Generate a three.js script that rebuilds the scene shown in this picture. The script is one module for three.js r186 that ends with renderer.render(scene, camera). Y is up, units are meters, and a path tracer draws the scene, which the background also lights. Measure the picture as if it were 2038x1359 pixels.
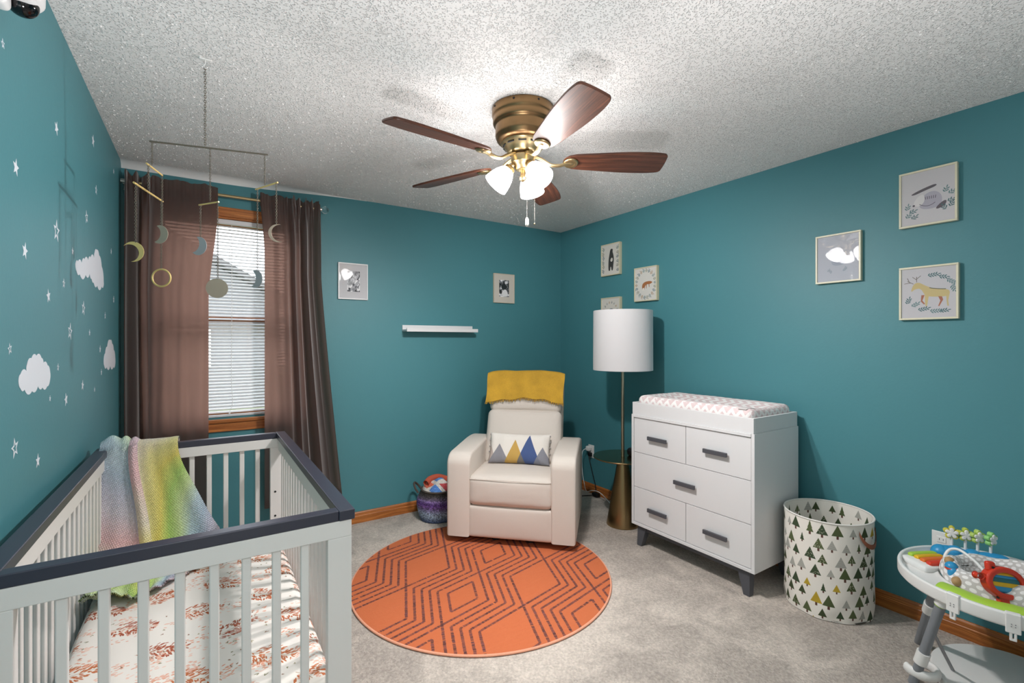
import * as THREE from 'three';
import { RoundedBoxGeometry } from 'three/addons/geometries/RoundedBoxGeometry.js';
import { mergeGeometries, mergeVertices, toCreasedNormals } from 'three/addons/utils/BufferGeometryUtils.js';
import { RectAreaLightUniformsLib } from 'three/addons/lights/RectAreaLightUniformsLib.js';

// ---------------------------------------------------------------- camera, sky, exposure
const W = 3.351, H = 2.44, L = 3.95;                       // room: left wall x = 0, back wall z = 0, floor y = 0
const scene = new THREE.Scene();
const camera = new THREE.PerspectiveCamera(2 * Math.atan(679.5 / 936.5) * 180 / Math.PI, 2038 / 1359, 0.05, 200);
camera.position.set(0.4103, 1.3686, 3.6123);
camera.lookAt(0.4103 + Math.sin(0.5801), 1.3686, 3.6123 - Math.cos(0.5801));
scene.background = new THREE.Color(0.86, 0.93, 1.0);
scene.backgroundIntensity = 4.4;
const renderer = new THREE.WebGLRenderer({ antialias: true });
renderer.toneMapping = THREE.LinearToneMapping;
renderer.toneMappingExposure = 0.9;
renderer.shadowMap.enabled = true;
RectAreaLightUniformsLib.init();
const UNSEEN_UPLIGHT = { color: new THREE.Color(1.0, 0.97, 0.97), candela: 12 };          // unseen low uplighter under the camera, placed to light the ceiling
const UNSEEN_HALL = { color: new THREE.Color(1.0, 0.97, 0.95), candela: 13 };           // unseen hallway light behind the camera, placed to light the crib front
const BULB = { color: new THREE.Color(1.0, 0.96, 0.95), candela: 4.8, glow: 15 };   // the three bulbs of the ceiling fan

// ---------------------------------------------------------------- helpers
let seedState = 20240611;
const rnd = () => { seedState = (seedState + 0x6d2b79f5) | 0; let t = Math.imul(seedState ^ (seedState >>> 15), 1 | seedState); t = (t + Math.imul(t ^ (t >>> 7), 61 | t)) ^ t; return ((t ^ (t >>> 14)) >>> 0) / 4294967296; };
const rr = (a, b) => a + (b - a) * rnd();
const clamp = (x, a = 0, b = 1) => Math.min(b, Math.max(a, x));
const mix = (a, b, t) => a + (b - a) * t;
const sstep = (a, b, x) => { const t = clamp((x - a) / (b - a)); return t * t * (3 - 2 * t); };
const V = (x, y, z) => new THREE.Vector3(x, y, z);
const hash = (x, y, s) => { let h = Math.imul(x, 374761393) ^ Math.imul(y, 668265263) ^ Math.imul(s, 974634757); h = Math.imul(h ^ (h >>> 13), 1274126177); return ((h ^ (h >>> 16)) >>> 0) / 4294967296; };
function vnoise(x, y, px, py, s) {
  const xi = Math.floor(x), yi = Math.floor(y), fx = x - xi, fy = y - yi, u = fx * fx * (3 - 2 * fx), v = fy * fy * (3 - 2 * fy);
  const m = (a, p) => ((a % p) + p) % p, x0 = m(xi, px), x1 = m(xi + 1, px), y0 = m(yi, py), y1 = m(yi + 1, py);
  return mix(mix(hash(x0, y0, s), hash(x1, y0, s), u), mix(hash(x0, y1, s), hash(x1, y1, s), u), v);
}
function fbm(u, v, bx, by, oct, s) { let a = 0.5, sum = 0, n = 0; for (let i = 0; i < oct; i++) { const k = 1 << i; sum += a * vnoise(u * bx * k, v * by * k, bx * k, by * k, s + i); n += a; a *= 0.5; } return sum / n; }
function finishTex(t, srgb) { t.wrapS = t.wrapT = THREE.RepeatWrapping; t.magFilter = THREE.LinearFilter; t.minFilter = THREE.LinearFilter; if (srgb) t.colorSpace = THREE.SRGBColorSpace; t.needsUpdate = true; return t; }
function dataTex(w, h, fn, srgb = true) {
  const d = new Uint8Array(w * h * 4);
  for (let y = 0; y < h; y++) for (let x = 0; x < w; x++) { const c = fn((x + 0.5) / w, (y + 0.5) / h), o = (y * w + x) * 4; if (typeof c === 'number') d[o] = d[o + 1] = d[o + 2] = clamp(c) * 255; else { d[o] = clamp(c[0], 0, 255); d[o + 1] = clamp(c[1], 0, 255); d[o + 2] = clamp(c[2], 0, 255); } d[o + 3] = 255; }
  return finishTex(new THREE.DataTexture(d, w, h, THREE.RGBAFormat), srgb);
}
function canvasTex(w, h, draw) { const c = document.createElement('canvas'); c.width = w; c.height = h; draw(c.getContext('2d'), w, h); return finishTex(new THREE.CanvasTexture(c), true); }
const rep = (t, x, y) => { const c = t.clone(); c.repeat.set(x, y); c.needsUpdate = true; return c; };
const S = (color, roughness = 0.6, o = {}) => new THREE.MeshStandardMaterial({ color, roughness, ...o });
const PH = (color, roughness = 0.6, o = {}) => new THREE.MeshPhysicalMaterial({ color, roughness, ...o });

const taken = {};
function numbered(n) { taken[n] = (taken[n] ?? -1) + 1; return taken[n] ? n + '_' + String(taken[n]).padStart(3, '0') : n; }
function mesh(name, geo, mat, parent = scene) {
  const m = new THREE.Mesh(geo, mat); m.name = parent === scene ? numbered(name) : name; m.castShadow = m.receiveShadow = true; parent.add(m); return m;
}
function tag(o, label, category, group) { o.userData.label = label; o.userData.category = category; if (group) o.userData.group = group; return o; }
function thing(name, label, category, [x, y, z] = [0, 0, 0], turn = 0, group) { const o = new THREE.Group(); o.name = numbered(name); o.position.set(x, y, z); o.rotation.y = turn; scene.add(o); return tag(o, label, category, group); }
function struct(name, geo, mat) { const m = mesh(name, geo, mat); m.userData.kind = 'structure'; return m; }
const T = (g, x = 0, y = 0, z = 0) => g.translate(x, y, z);
const merge = (list) => mergeGeometries(list.map((g) => { const n = g.index ? g.toNonIndexed() : g; for (const k of Object.keys(n.attributes)) if (!['position', 'normal', 'uv'].includes(k)) n.deleteAttribute(k); if (!n.attributes.uv) n.setAttribute('uv', new THREE.BufferAttribute(new Float32Array(n.attributes.position.count * 2), 2)); return n; }));
// uv in metres from the dominant normal; swap turns the grain
function planar(g, sc = 1, swap = false) {
  const n = g.index ? g.toNonIndexed() : g, p = n.attributes.position, nm = n.attributes.normal, uv = new Float32Array(p.count * 2);
  for (let i = 0; i < p.count; i += 3) {
    let a = [0, 0, 0]; for (let k = 0; k < 3; k++) { a[0] += Math.abs(nm.getX(i + k)); a[1] += Math.abs(nm.getY(i + k)); a[2] += Math.abs(nm.getZ(i + k)); }
    const d = a[0] >= a[1] && a[0] >= a[2] ? 0 : a[1] >= a[2] ? 1 : 2;
    for (let k = 0; k < 3; k++) { const x = p.getX(i + k), y = p.getY(i + k), z = p.getZ(i + k); let u = d === 0 ? z : x, v = d === 1 ? z : y; if (swap) [u, v] = [v, u]; uv[(i + k) * 2] = u * sc; uv[(i + k) * 2 + 1] = v * sc; }
  }
  n.setAttribute('uv', new THREE.BufferAttribute(uv, 2)); return n;
}
// box from min to max with rounded edges
function rb(x0, x1, y0, y1, z0, z1, r = 0.003, seg = 2) { const w = x1 - x0, h = y1 - y0, d = z1 - z0; return T(new RoundedBoxGeometry(w, h, d, seg, Math.min(r, w / 2.02, h / 2.02, d / 2.02)), (x0 + x1) / 2, (y0 + y1) / 2, (z0 + z1) / 2); }
function cyl(r0, r1, h, x, y, z, seg = 24) { return T(new THREE.CylinderGeometry(r1, r0, h, seg), x, y + h / 2, z); }     // y is the bottom
function lathe(pts, seg = 48) { return new THREE.LatheGeometry(pts.map(([r, y]) => new THREE.Vector2(Math.max(r, 1e-5), y)), seg); }
function tube(pts, r, seg = 40, rad = 8, closed = false) { return new THREE.TubeGeometry(new THREE.CatmullRomCurve3(pts.map((p) => V(...p)), closed), seg, r, rad, closed); }
function bar(a, b, r, rad = 10) { const A = V(...a), B = V(...b), g = new THREE.CylinderGeometry(r, r, A.distanceTo(B), rad); g.applyQuaternion(new THREE.Quaternion().setFromUnitVectors(V(0, 1, 0), B.clone().sub(A).normalize())); const m = A.add(B).multiplyScalar(0.5); return T(g, m.x, m.y, m.z); }
function shapeOf(pts) { const s = new THREE.Shape(); pts.forEach(([x, y], i) => (i ? s.lineTo(x, y) : s.moveTo(x, y))); s.closePath(); return s; }
function extrude(shape, depth, bevel = 0, seg = 2, curve = 8) { return new THREE.ExtrudeGeometry(shape, { depth, bevelEnabled: bevel > 0, bevelSize: bevel, bevelThickness: bevel, bevelSegments: seg, bevelOffset: -bevel, curveSegments: curve }); }
// soft box: rounded and bulged
function puff(w, h, d, r, b = [0, 0, 0], n = 14, wob = 0) {
  const g = new THREE.BoxGeometry(2, 2, 2, n, n, n), p = g.attributes.position, hw = w / 2, hh = h / 2, hd = d / 2;
  const warp = (t) => Math.sign(t) * (1 - Math.pow(1 - Math.abs(t), 1.7));
  for (let i = 0; i < p.count; i++) {
    const a = warp(p.getX(i)), c = warp(p.getY(i)), e = warp(p.getZ(i)); let x = a * hw, y = c * hh, z = e * hd;
    const ix = clamp(x, -hw + r, hw - r), iy = clamp(y, -hh + r, hh - r), iz = clamp(z, -hd + r, hd - r), v = V(x - ix, y - iy, z - iz), l = v.length();
    if (l > 1e-9) { v.multiplyScalar(r / Math.max(l, 1e-9) * Math.min(1, Math.max(Math.abs(x - ix), Math.abs(y - iy), Math.abs(z - iz)) / r)); x = ix + v.x; y = iy + v.y; z = iz + v.z; }
    const q = (t) => 1 - t * t;
    x += Math.sign(a) * b[0] * Math.abs(a) ** 3 * q(c) * q(e); y += Math.sign(c) * b[1] * Math.abs(c) ** 3 * q(a) * q(e); z += Math.sign(e) * b[2] * Math.abs(e) ** 3 * q(a) * q(c);
    if (wob) { y += wob * (fbm(x * 3 + 9, z * 3 + 9, 64, 64, 2, 5) - 0.5); z += wob * (fbm(x * 3 + 5, y * 3 + 5, 64, 64, 2, 6) - 0.5); }
    p.setXYZ(i, x, y, z);
  }
  g.deleteAttribute('uv'); g.deleteAttribute('normal'); const m = mergeVertices(g, 1e-5); m.computeVertexNormals(); return planar(m);
}
// cloth: a surface fn(u, v) -> [x, y, z] given a thickness
function sheet(fn, nu, nv, th = 0, us = 1, vs = 1) {
  const pos = [], nor = [], uv = [], idx = [], P = (u, v) => V(...fn(u, v)), e = 1e-3, sides = th > 0 ? [1, -1] : [1];
  for (const s of sides) for (let j = 0; j <= nv; j++) for (let i = 0; i <= nu; i++) {
    const u = i / nu, v = j / nv, p = P(u, v), du = P(Math.min(u + e, 1), v).sub(P(Math.max(u - e, 0), v)), dv = P(u, Math.min(v + e, 1)).sub(P(u, Math.max(v - e, 0))), n = du.cross(dv).normalize();
    pos.push(p.x + n.x * s * th / 2, p.y + n.y * s * th / 2, p.z + n.z * s * th / 2); nor.push(n.x * s, n.y * s, n.z * s); uv.push(u * us, v * vs);
  }
  const A = (i, j, k) => k * (nu + 1) * (nv + 1) + j * (nu + 1) + i;
  sides.forEach((s, k) => { for (let j = 0; j < nv; j++) for (let i = 0; i < nu; i++) { const a = A(i, j, k), b = A(i + 1, j, k), c = A(i + 1, j + 1, k), d = A(i, j + 1, k); if (s > 0) idx.push(a, b, c, a, c, d); else idx.push(a, c, b, a, d, c); } });
  if (th > 0) {
    const q = (a, b) => { const a2 = a + (nu + 1) * (nv + 1), b2 = b + (nu + 1) * (nv + 1); idx.push(a, a2, b2, a, b2, b); };
    for (let i = 0; i < nu; i++) { q(A(i, 0, 0), A(i + 1, 0, 0)); q(A(i + 1, nv, 0), A(i, nv, 0)); }
    for (let j = 0; j < nv; j++) { q(A(0, j + 1, 0), A(0, j, 0)); q(A(nu, j, 0), A(nu, j + 1, 0)); }
  }
  const g = new THREE.BufferGeometry(); g.setAttribute('position', new THREE.Float32BufferAttribute(pos, 3)); g.setAttribute('normal', new THREE.Float32BufferAttribute(nor, 3)); g.setAttribute('uv', new THREE.Float32BufferAttribute(uv, 2)); g.setIndex(idx); return g;
}
function chain(a, b, link = 0.008, w = 0.0029, r = 0.0009) {      // oval links along a straight line
  const A = V(...a), B = V(...b), n = Math.max(2, Math.round(A.distanceTo(B) / (link * 0.78))), list = [];
  for (let i = 0; i < n; i++) { const g = new THREE.TorusGeometry(w, r, 4, 8); g.scale(1, link / 2 / w, 1); g.rotateY(i % 2 ? Math.PI / 2 : 0.15); const p = A.clone().lerp(B, (i + 0.5) / n); T(g, p.x, p.y, p.z); list.push(g); }
  return merge(list);
}

// ---------------------------------------------------------------- shared textures and materials
const woodMap = (base, dark, seed, bands = 9) => dataTex(512, 512, (u, v) => {       // grain runs along u
  const w = fbm(u, v, 3, 6, 3, seed) * 0.5, g = fbm(u, v + w * 0.12, 4, 90, 3, seed + 5), ring = 0.5 + 0.5 * Math.sin((v * bands + w * 2.2) * Math.PI * 2), t = clamp(0.55 * g + 0.35 * ring * g + 0.12 * fbm(u, v, 60, 200, 1, seed + 9));
  return [0, 1, 2].map((c) => mix(dark[c], base[c], t * 1.25));
});
const oakTex = woodMap([206, 132, 66], [126, 66, 24], 3), walnutTex = woodMap([122, 72, 51], [50, 28, 20], 31, 7);
const oak = S(0xffffff, 0.38, { map: rep(oakTex, 1.6, 3.2) });
const walnut = S(0xffffff, 0.36, { map: rep(walnutTex, 2.2, 4) });
const orangePeel = dataTex(512, 512, (u, v) => fbm(u, v, 40, 40, 3, 77), false);
const wallPaint = S(new THREE.Color(0.066, 0.238, 0.272), 0.5, { bumpMap: rep(orangePeel, 3, 3), bumpScale: 0.0002 });
const popTex = dataTex(1024, 1024, (u, v) => { const a = fbm(u, v, 200, 200, 1, 201), b = fbm(u, v, 90, 90, 2, 207), c = fbm(u, v, 14, 14, 2, 219); return clamp(0.85 + 0.16 * (b - 0.5) - 0.85 * sstep(0.76 - 0.12 * c, 0.86 - 0.12 * c, a)); }, false);
const ceilPaint = S(new THREE.Color(0.86, 0.85, 0.84), 0.95, { bumpMap: rep(popTex, 1.25, 1.25), bumpScale: 0.0045 });
const white = S(new THREE.Color(0.74, 0.74, 0.745), 0.42), gloss = S(new THREE.Color(0.78, 0.78, 0.78), 0.3), charcoal = S(new THREE.Color(0.075, 0.078, 0.09), 0.5);
const navyGrey = S(new THREE.Color(0.036, 0.038, 0.058), 0.34);
const brass = S(new THREE.Color(0.52, 0.4, 0.22), 0.34, { metalness: 1 }), bronze = S(new THREE.Color(0.27, 0.165, 0.08), 0.36, { metalness: 1 }), gold = S(new THREE.Color(0.8, 0.64, 0.3), 0.25, { metalness: 1 });
const steel = S(new THREE.Color(0.55, 0.54, 0.5), 0.3, { metalness: 1 }), black = S(0x101012, 0.45), plasticWhite = S(new THREE.Color(0.82, 0.82, 0.8), 0.35);

// ---------------------------------------------------------------- room shell
const WIN = { x0: 0.15, x1: 0.95, y0: 0.87, y1: 2.19 };
const carpetTex = dataTex(1024, 1024, (u, v) => {
  const big = fbm(u, v, 5, 5, 3, 11), mid = fbm(u + 0.3 * big, v, 16, 16, 3, 17), fine = fbm(u, v, 200, 200, 2, 23), t = sstep(0.32, 0.68, 0.55 * big + 0.45 * mid);  // broad blotches put the mottled shading of the trodden pile into the colour
  const k = 0.86 + 0.16 * t + 0.22 * (fine - 0.5); return [196 * k, 186 * k, 176 * k];
});
const carpetBump = dataTex(1024, 1024, (u, v) => 0.6 * fbm(u, v, 220, 220, 2, 41) + 0.4 * fbm(u, v, 24, 24, 2, 43), false);
struct('floor', planar(T(new THREE.BoxGeometry(W + 0.24, 0.1, L + 0.24), W / 2, -0.05, L / 2)), S(0xffffff, 0.97, { map: rep(carpetTex, 0.62, 0.62), bumpMap: rep(carpetBump, 1.1, 1.1), bumpScale: 0.006 }));
const ceiling = struct('ceiling', planar(T(new THREE.BoxGeometry(W + 0.24, 0.1, L + 0.24), W / 2, H + 0.05, L / 2)), ceilPaint);
{ // sprayed popcorn grains
  const n = 40000, g = new THREE.IcosahedronGeometry(1, 0), im = new THREE.InstancedMesh(g, ceilPaint.clone(), n), m = new THREE.Matrix4(), q = new THREE.Quaternion(), e = new THREE.Euler();
  im.material.bumpMap = null;
  for (let i = 0; i < n; i++) { const r = 0.0012 + 0.0024 * rnd() ** 2; e.set(rnd() * 6, rnd() * 6, rnd() * 6); q.setFromEuler(e); m.compose(V(rr(0.004, W - 0.004), H, rr(0.004, L - 0.004)), q, V(r * rr(0.8, 1.6), r * rr(0.35, 0.6), r * rr(0.8, 1.6))); im.setMatrixAt(i, m); }
  im.name = 'popcorn_grain'; im.userData.kind = 'stuff'; im.castShadow = im.receiveShadow = true; ceiling.add(im);
}
struct('wall_left', planar(T(new THREE.BoxGeometry(0.12, H, L + 0.24), -0.06, H / 2, L / 2)), wallPaint);
struct('wall_right', planar(T(new THREE.BoxGeometry(0.12, H, L + 0.24), W + 0.06, H / 2, L / 2)), wallPaint);
{ // wall behind the camera; unseen doorway and hallway, placed to light the crib front
  const s = shapeOf([[0, 0], [W, 0], [W, H], [0, H]]); s.holes.push(shapeOf([[0.1, 0.001], [0.1, 2.05], [0.92, 2.05], [0.92, 0.001]]));
  struct('wall_front', planar(T(extrude(s, 0.12), 0, 0, L)), wallPaint);
  const hw = S(new THREE.Color(0.78, 0.77, 0.75), 0.8), z0 = L + 0.12, z1 = L + 1.7, x0 = -0.4, x1 = 1.6;
  struct('wall_unseen_hall_back', T(new THREE.BoxGeometry(x1 - x0 + 0.2, H, 0.1), (x0 + x1) / 2, H / 2, z1 + 0.05), hw); struct('wall_unseen_hall_left', T(new THREE.BoxGeometry(0.1, H, z1 - z0), x0 - 0.05, H / 2, (z0 + z1) / 2), hw); struct('wall_unseen_hall_right', T(new THREE.BoxGeometry(0.1, H, z1 - z0), x1 + 0.05, H / 2, (z0 + z1) / 2), hw);
  struct('ceiling_unseen_hall', T(new THREE.BoxGeometry(x1 - x0 + 0.2, 0.1, z1 - z0 + 0.1), (x0 + x1) / 2, H + 0.05, (z0 + z1) / 2 + 0.05), hw); struct('floor_unseen_hall', T(new THREE.BoxGeometry(x1 - x0 + 0.2, 0.1, z1 - z0 + 0.1), (x0 + x1) / 2, -0.05, (z0 + z1) / 2 + 0.05), S(new THREE.Color(0.45, 0.42, 0.38), 0.95));
  struct('trim_2', planar(merge([rb(0.035, 0.1, 0, 2.115, L - 0.016, L, 0.003), rb(0.92, 0.985, 0, 2.115, L - 0.016, L, 0.003), rb(0.1, 0.92, 2.05, 2.115, L - 0.016, L, 0.003)])), oak);
  const t = thing('unseen_hall_ceiling_light', 'unseen round hallway light behind the camera, lighting the crib front', 'ceiling light', [0.5, H, L + 0.85]);
  mesh('rim', lathe([[0, -0.0005], [0.16, -0.0005], [0.165, -0.02], [0.15, -0.03], [0, -0.03]], 40), steel, t);
  mesh('unseen_lamp_dome', lathe([[0.148, -0.03], [0.13, -0.065], [0.08, -0.09], [0, -0.1]], 40), S(0xffffff, 0.5, { emissive: UNSEEN_HALL.color.clone(), emissiveIntensity: 6 }), t);
  const l = new THREE.SpotLight(UNSEEN_HALL.color, UNSEEN_HALL.candela, 0, 1.45, 0.4, 2); l.name = 'unseen_hall_light'; l.position.set(0, -0.105, 0); l.target.position.set(0, -1, 0); l.castShadow = true; l.shadow.radius = 6; t.add(l, l.target);
}
{
  const s = shapeOf([[0, 0], [W, 0], [W, H], [0, H]]); s.holes.push(shapeOf([[WIN.x0, WIN.y0], [WIN.x0, WIN.y1], [WIN.x1, WIN.y1], [WIN.x1, WIN.y0]]));
  struct('wall_back', planar(T(extrude(s, 0.12), 0, 0, -0.12)), wallPaint);
}
{ // unseen white closet doors behind the camera, placed to bounce neutral light forward
  const n = 3, x0 = 1.06, w = (W - 1.16) / n;
  for (let i = 0; i < n; i++) {
    const d = new THREE.Group(); d.name = 'unseen_door_' + (i + 1); d.userData.kind = 'structure'; d.position.set(x0 + i * w, 0.012, L - 0.04); scene.add(d);
    mesh('door_leaf', rb(0.003, w - 0.003, 0, 2.08, 0.004, 0.036, 0.003), white, d);
    for (const [a, b] of [[0.12, 0.92], [1.04, 1.96]]) mesh('door_panel', rb(0.1, w - 0.1, a, b, -0.004, 0.01, 0.005), white, d);
    mesh('door_knob', T(new THREE.SphereGeometry(0.018, 16, 12), i % 2 ? 0.06 : w - 0.06, 1.0, -0.012), steel, d);
  }
}
function baseboard(name, len, place) {
  const s = new THREE.Shape(); s.moveTo(0, 0); s.lineTo(0.013, 0); s.lineTo(0.013, 0.052); s.lineTo(0.0095, 0.056); s.lineTo(0.0115, 0.061); s.lineTo(0.009, 0.074); s.quadraticCurveTo(0.004, 0.083, 0, 0.083); s.closePath();
  const g = extrude(s, len, 0, 1, 6); place(g); return struct(name, planar(g, 1, false), oak);
}
baseboard('baseboard_back', W, (g) => { g.rotateY(Math.PI / 2); g.scale(1, 1, -1); flip(g); });
baseboard('baseboard_right', L, (g) => { g.scale(-1, 1, 1); flip(g); g.translate(W, 0, 0); });
baseboard('baseboard_left', L, () => {});
function flip(g) { const p = g.attributes; for (let i = 0; i < p.position.count; i += 3) for (const k of ['position', 'normal', 'uv']) { const a = p[k], s = a.itemSize; for (let c = 0; c < s; c++) { const t = a.array[(i + 1) * s + c]; a.array[(i + 1) * s + c] = a.array[(i + 2) * s + c]; a.array[(i + 2) * s + c] = t; } } g.computeVertexNormals(); }
{ // plaster build-up where ceiling and back wall meet, fading out to the right
  const g = sheet((u, v) => { const x = u * 1.45, k = 0.034 * (1 - sstep(0.35, 1, u)) + 0.0015, a = v * Math.PI / 2; return [x, H - k * 1.1 * (1 - Math.sin(a)) - 0.0002, k * 1.5 * (1 - Math.cos(a)) + 0.0002]; }, 40, 8);
  struct('trim_1', g, S(new THREE.Color(0.86, 0.85, 0.84), 0.9, { side: THREE.DoubleSide }));
}
// window: oak casing, two sashes, glass
{
  const { x0, x1, y0, y1 } = WIN, w = new THREE.Group(); w.name = 'window_1'; w.userData.kind = 'structure'; scene.add(w);
  const c = 0.057; const part = (n, g, m = oak, sw = false) => mesh(n, planar(g, 1, sw), m, w);
  part('casing', rb(x0 - c, x0 + 0.004, y0 - 0.01, y1 + c, 0, 0.017, 0.004), oak, true); part('casing', rb(x1 - 0.004, x1 + c, y0 - 0.01, y1 + c, 0, 0.017, 0.004), oak, true);
  part('casing', rb(x0 + 0.004, x1 - 0.004, y1 - 0.004, y1 + c, 0, 0.017, 0.004));
  part('sill', rb(x0 - c - 0.015, x1 + c + 0.015, y0 - 0.03, y0 - 0.008, -0.10, 0.032, 0.006)); part('apron', rb(x0 - c, x1 + c, y0 - 0.09, y0 - 0.03, 0, 0.015, 0.004));
  part('jamb', rb(x0, x0 + 0.016, y0 - 0.008, y1, -0.12, -0.001, 0.001), oak, true); part('jamb', rb(x1 - 0.016, x1, y0 - 0.008, y1, -0.12, -0.001, 0.001), oak, true); part('jamb', rb(x0 + 0.016, x1 - 0.016, y1 - 0.016, y1, -0.12, -0.001, 0.001));
  const ym = 1.512, glass = PH(0xffffff, 0.02, { transmission: 1, thickness: 0, ior: 1.5 });
  for (const [a, b, z] of [[y0 - 0.008, ym + 0.018, -0.07], [ym - 0.018, y1 - 0.016, -0.105]]) {
    const f = part('sash', merge([rb(x0 + 0.016, x0 + 0.056, a, b, z, z + 0.03, 0.003), rb(x1 - 0.056, x1 - 0.016, a, b, z, z + 0.03, 0.003), rb(x0 + 0.05, x1 - 0.05, a, a + 0.042, z, z + 0.03, 0.003), rb(x0 + 0.05, x1 - 0.05, b - 0.036, b, z, z + 0.03, 0.003)]));
    mesh('pane', T(new THREE.PlaneGeometry(x1 - x0 - 0.1, b - a - 0.07), (x0 + x1) / 2, (a + b) / 2, z + 0.015), glass, f);
  }
}

// ---------------------------------------------------------------- outside the window
const lawn = struct('floor_lawn', T(new THREE.BoxGeometry(60, 0.1, 40), 0, -0.75, -20.4), S(new THREE.Color(0.2, 0.23, 0.12), 1));
{
  const h = thing('neighbour_house', 'pale neighbouring house with dark roof seen through the blind', 'house', [-1.5, -0.7, -13], 0.12);
  const s = shapeOf([[-4, 0], [4, 0], [4, 3.4], [0, 5.6], [-4, 3.4]]);
  mesh('wall', T(extrude(s, 6), 0, 0, -6), S(new THREE.Color(0.2, 0.2, 0.21), 0.8), h);
  for (const sg of [-1, 1]) { const g = new THREE.BoxGeometry(5.1, 0.16, 6.8); g.rotateZ(-sg * Math.atan2(2.2, 4)); mesh('roof', T(g, sg * 2.12, 4.55, -2.9), S(new THREE.Color(0.1, 0.095, 0.095), 0.9), h); }
  for (const [x, y] of [[-2.2, 1.3], [1.6, 1.3], [0.1, 3.5]]) { const f = mesh('window_frame', rb(x - 0.5, x + 0.5, y, y + 1.15, 0, 0.07, 0.01), white, h); mesh('window_pane', rb(x - 0.42, x + 0.42, y + 0.08, y + 1.07, 0.05, 0.08, 0.004), S(new THREE.Color(0.03, 0.035, 0.04), 0.1), f); }
}

// ---------------------------------------------------------------- mini blind
{
  const b = thing('window_blind', 'white slatted mini blind hanging in the window between the brown curtains', 'blind', [0.55, 0, -0.024]);
  const vinyl = PH(new THREE.Color(0.82, 0.82, 0.83), 0.45, { transmission: 0.12, thickness: 0 }), hw = 0.376;
  mesh('head_rail', rb(-hw, hw, 2.142, 2.172, -0.016, 0.016, 0.003), vinyl, b);
  const arc = new THREE.Shape(), pts = []; for (let i = 0; i <= 4; i++) { const t = i / 4 * 2 - 1; pts.push([t * 0.0125, 0.002 * (1 - t * t)]); }
  const sec = shapeOf([...pts, ...pts.slice().reverse().map(([x, y]) => [x, y - 0.0006])]), sg = extrude(sec, 2 * hw, 0, 1, 1); sg.translate(0, 0, -hw); sg.rotateY(Math.PI / 2); sg.rotateX(0.52);
  const top = 2.128, bottom = 0.905, n = 59;
  for (let i = 0; i < n; i++) { const m = mesh('slat', sg, vinyl, b); m.position.set(0, mix(top, bottom, i / (n - 1)), 0); m.rotation.x = rr(-0.05, 0.05); }
  mesh('bottom_rail', rb(-hw, hw, 0.872, 0.888, -0.011, 0.011, 0.004), vinyl, b);
  for (const x of [-0.28, 0.28]) mesh('ladder_cord', merge([bar([x, 0.88, 0.0135], [x, 2.145, 0.0135], 0.0006, 5), bar([x, 0.88, -0.0135], [x, 2.145, -0.0135], 0.0006, 5)]), vinyl, b);
  mesh('lift_cord', merge([tube([[0.015, 2.14, 0.022], [0.016, 1.6, 0.024], [0.014, 1.1, 0.023], [0.018, 0.95, 0.024], [0.005, 0.915, 0.026]], 0.0014, 60, 6), T(new THREE.ConeGeometry(0.006, 0.02, 10), 0.003, 0.905, 0.026)]), plasticWhite, b);
}

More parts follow.
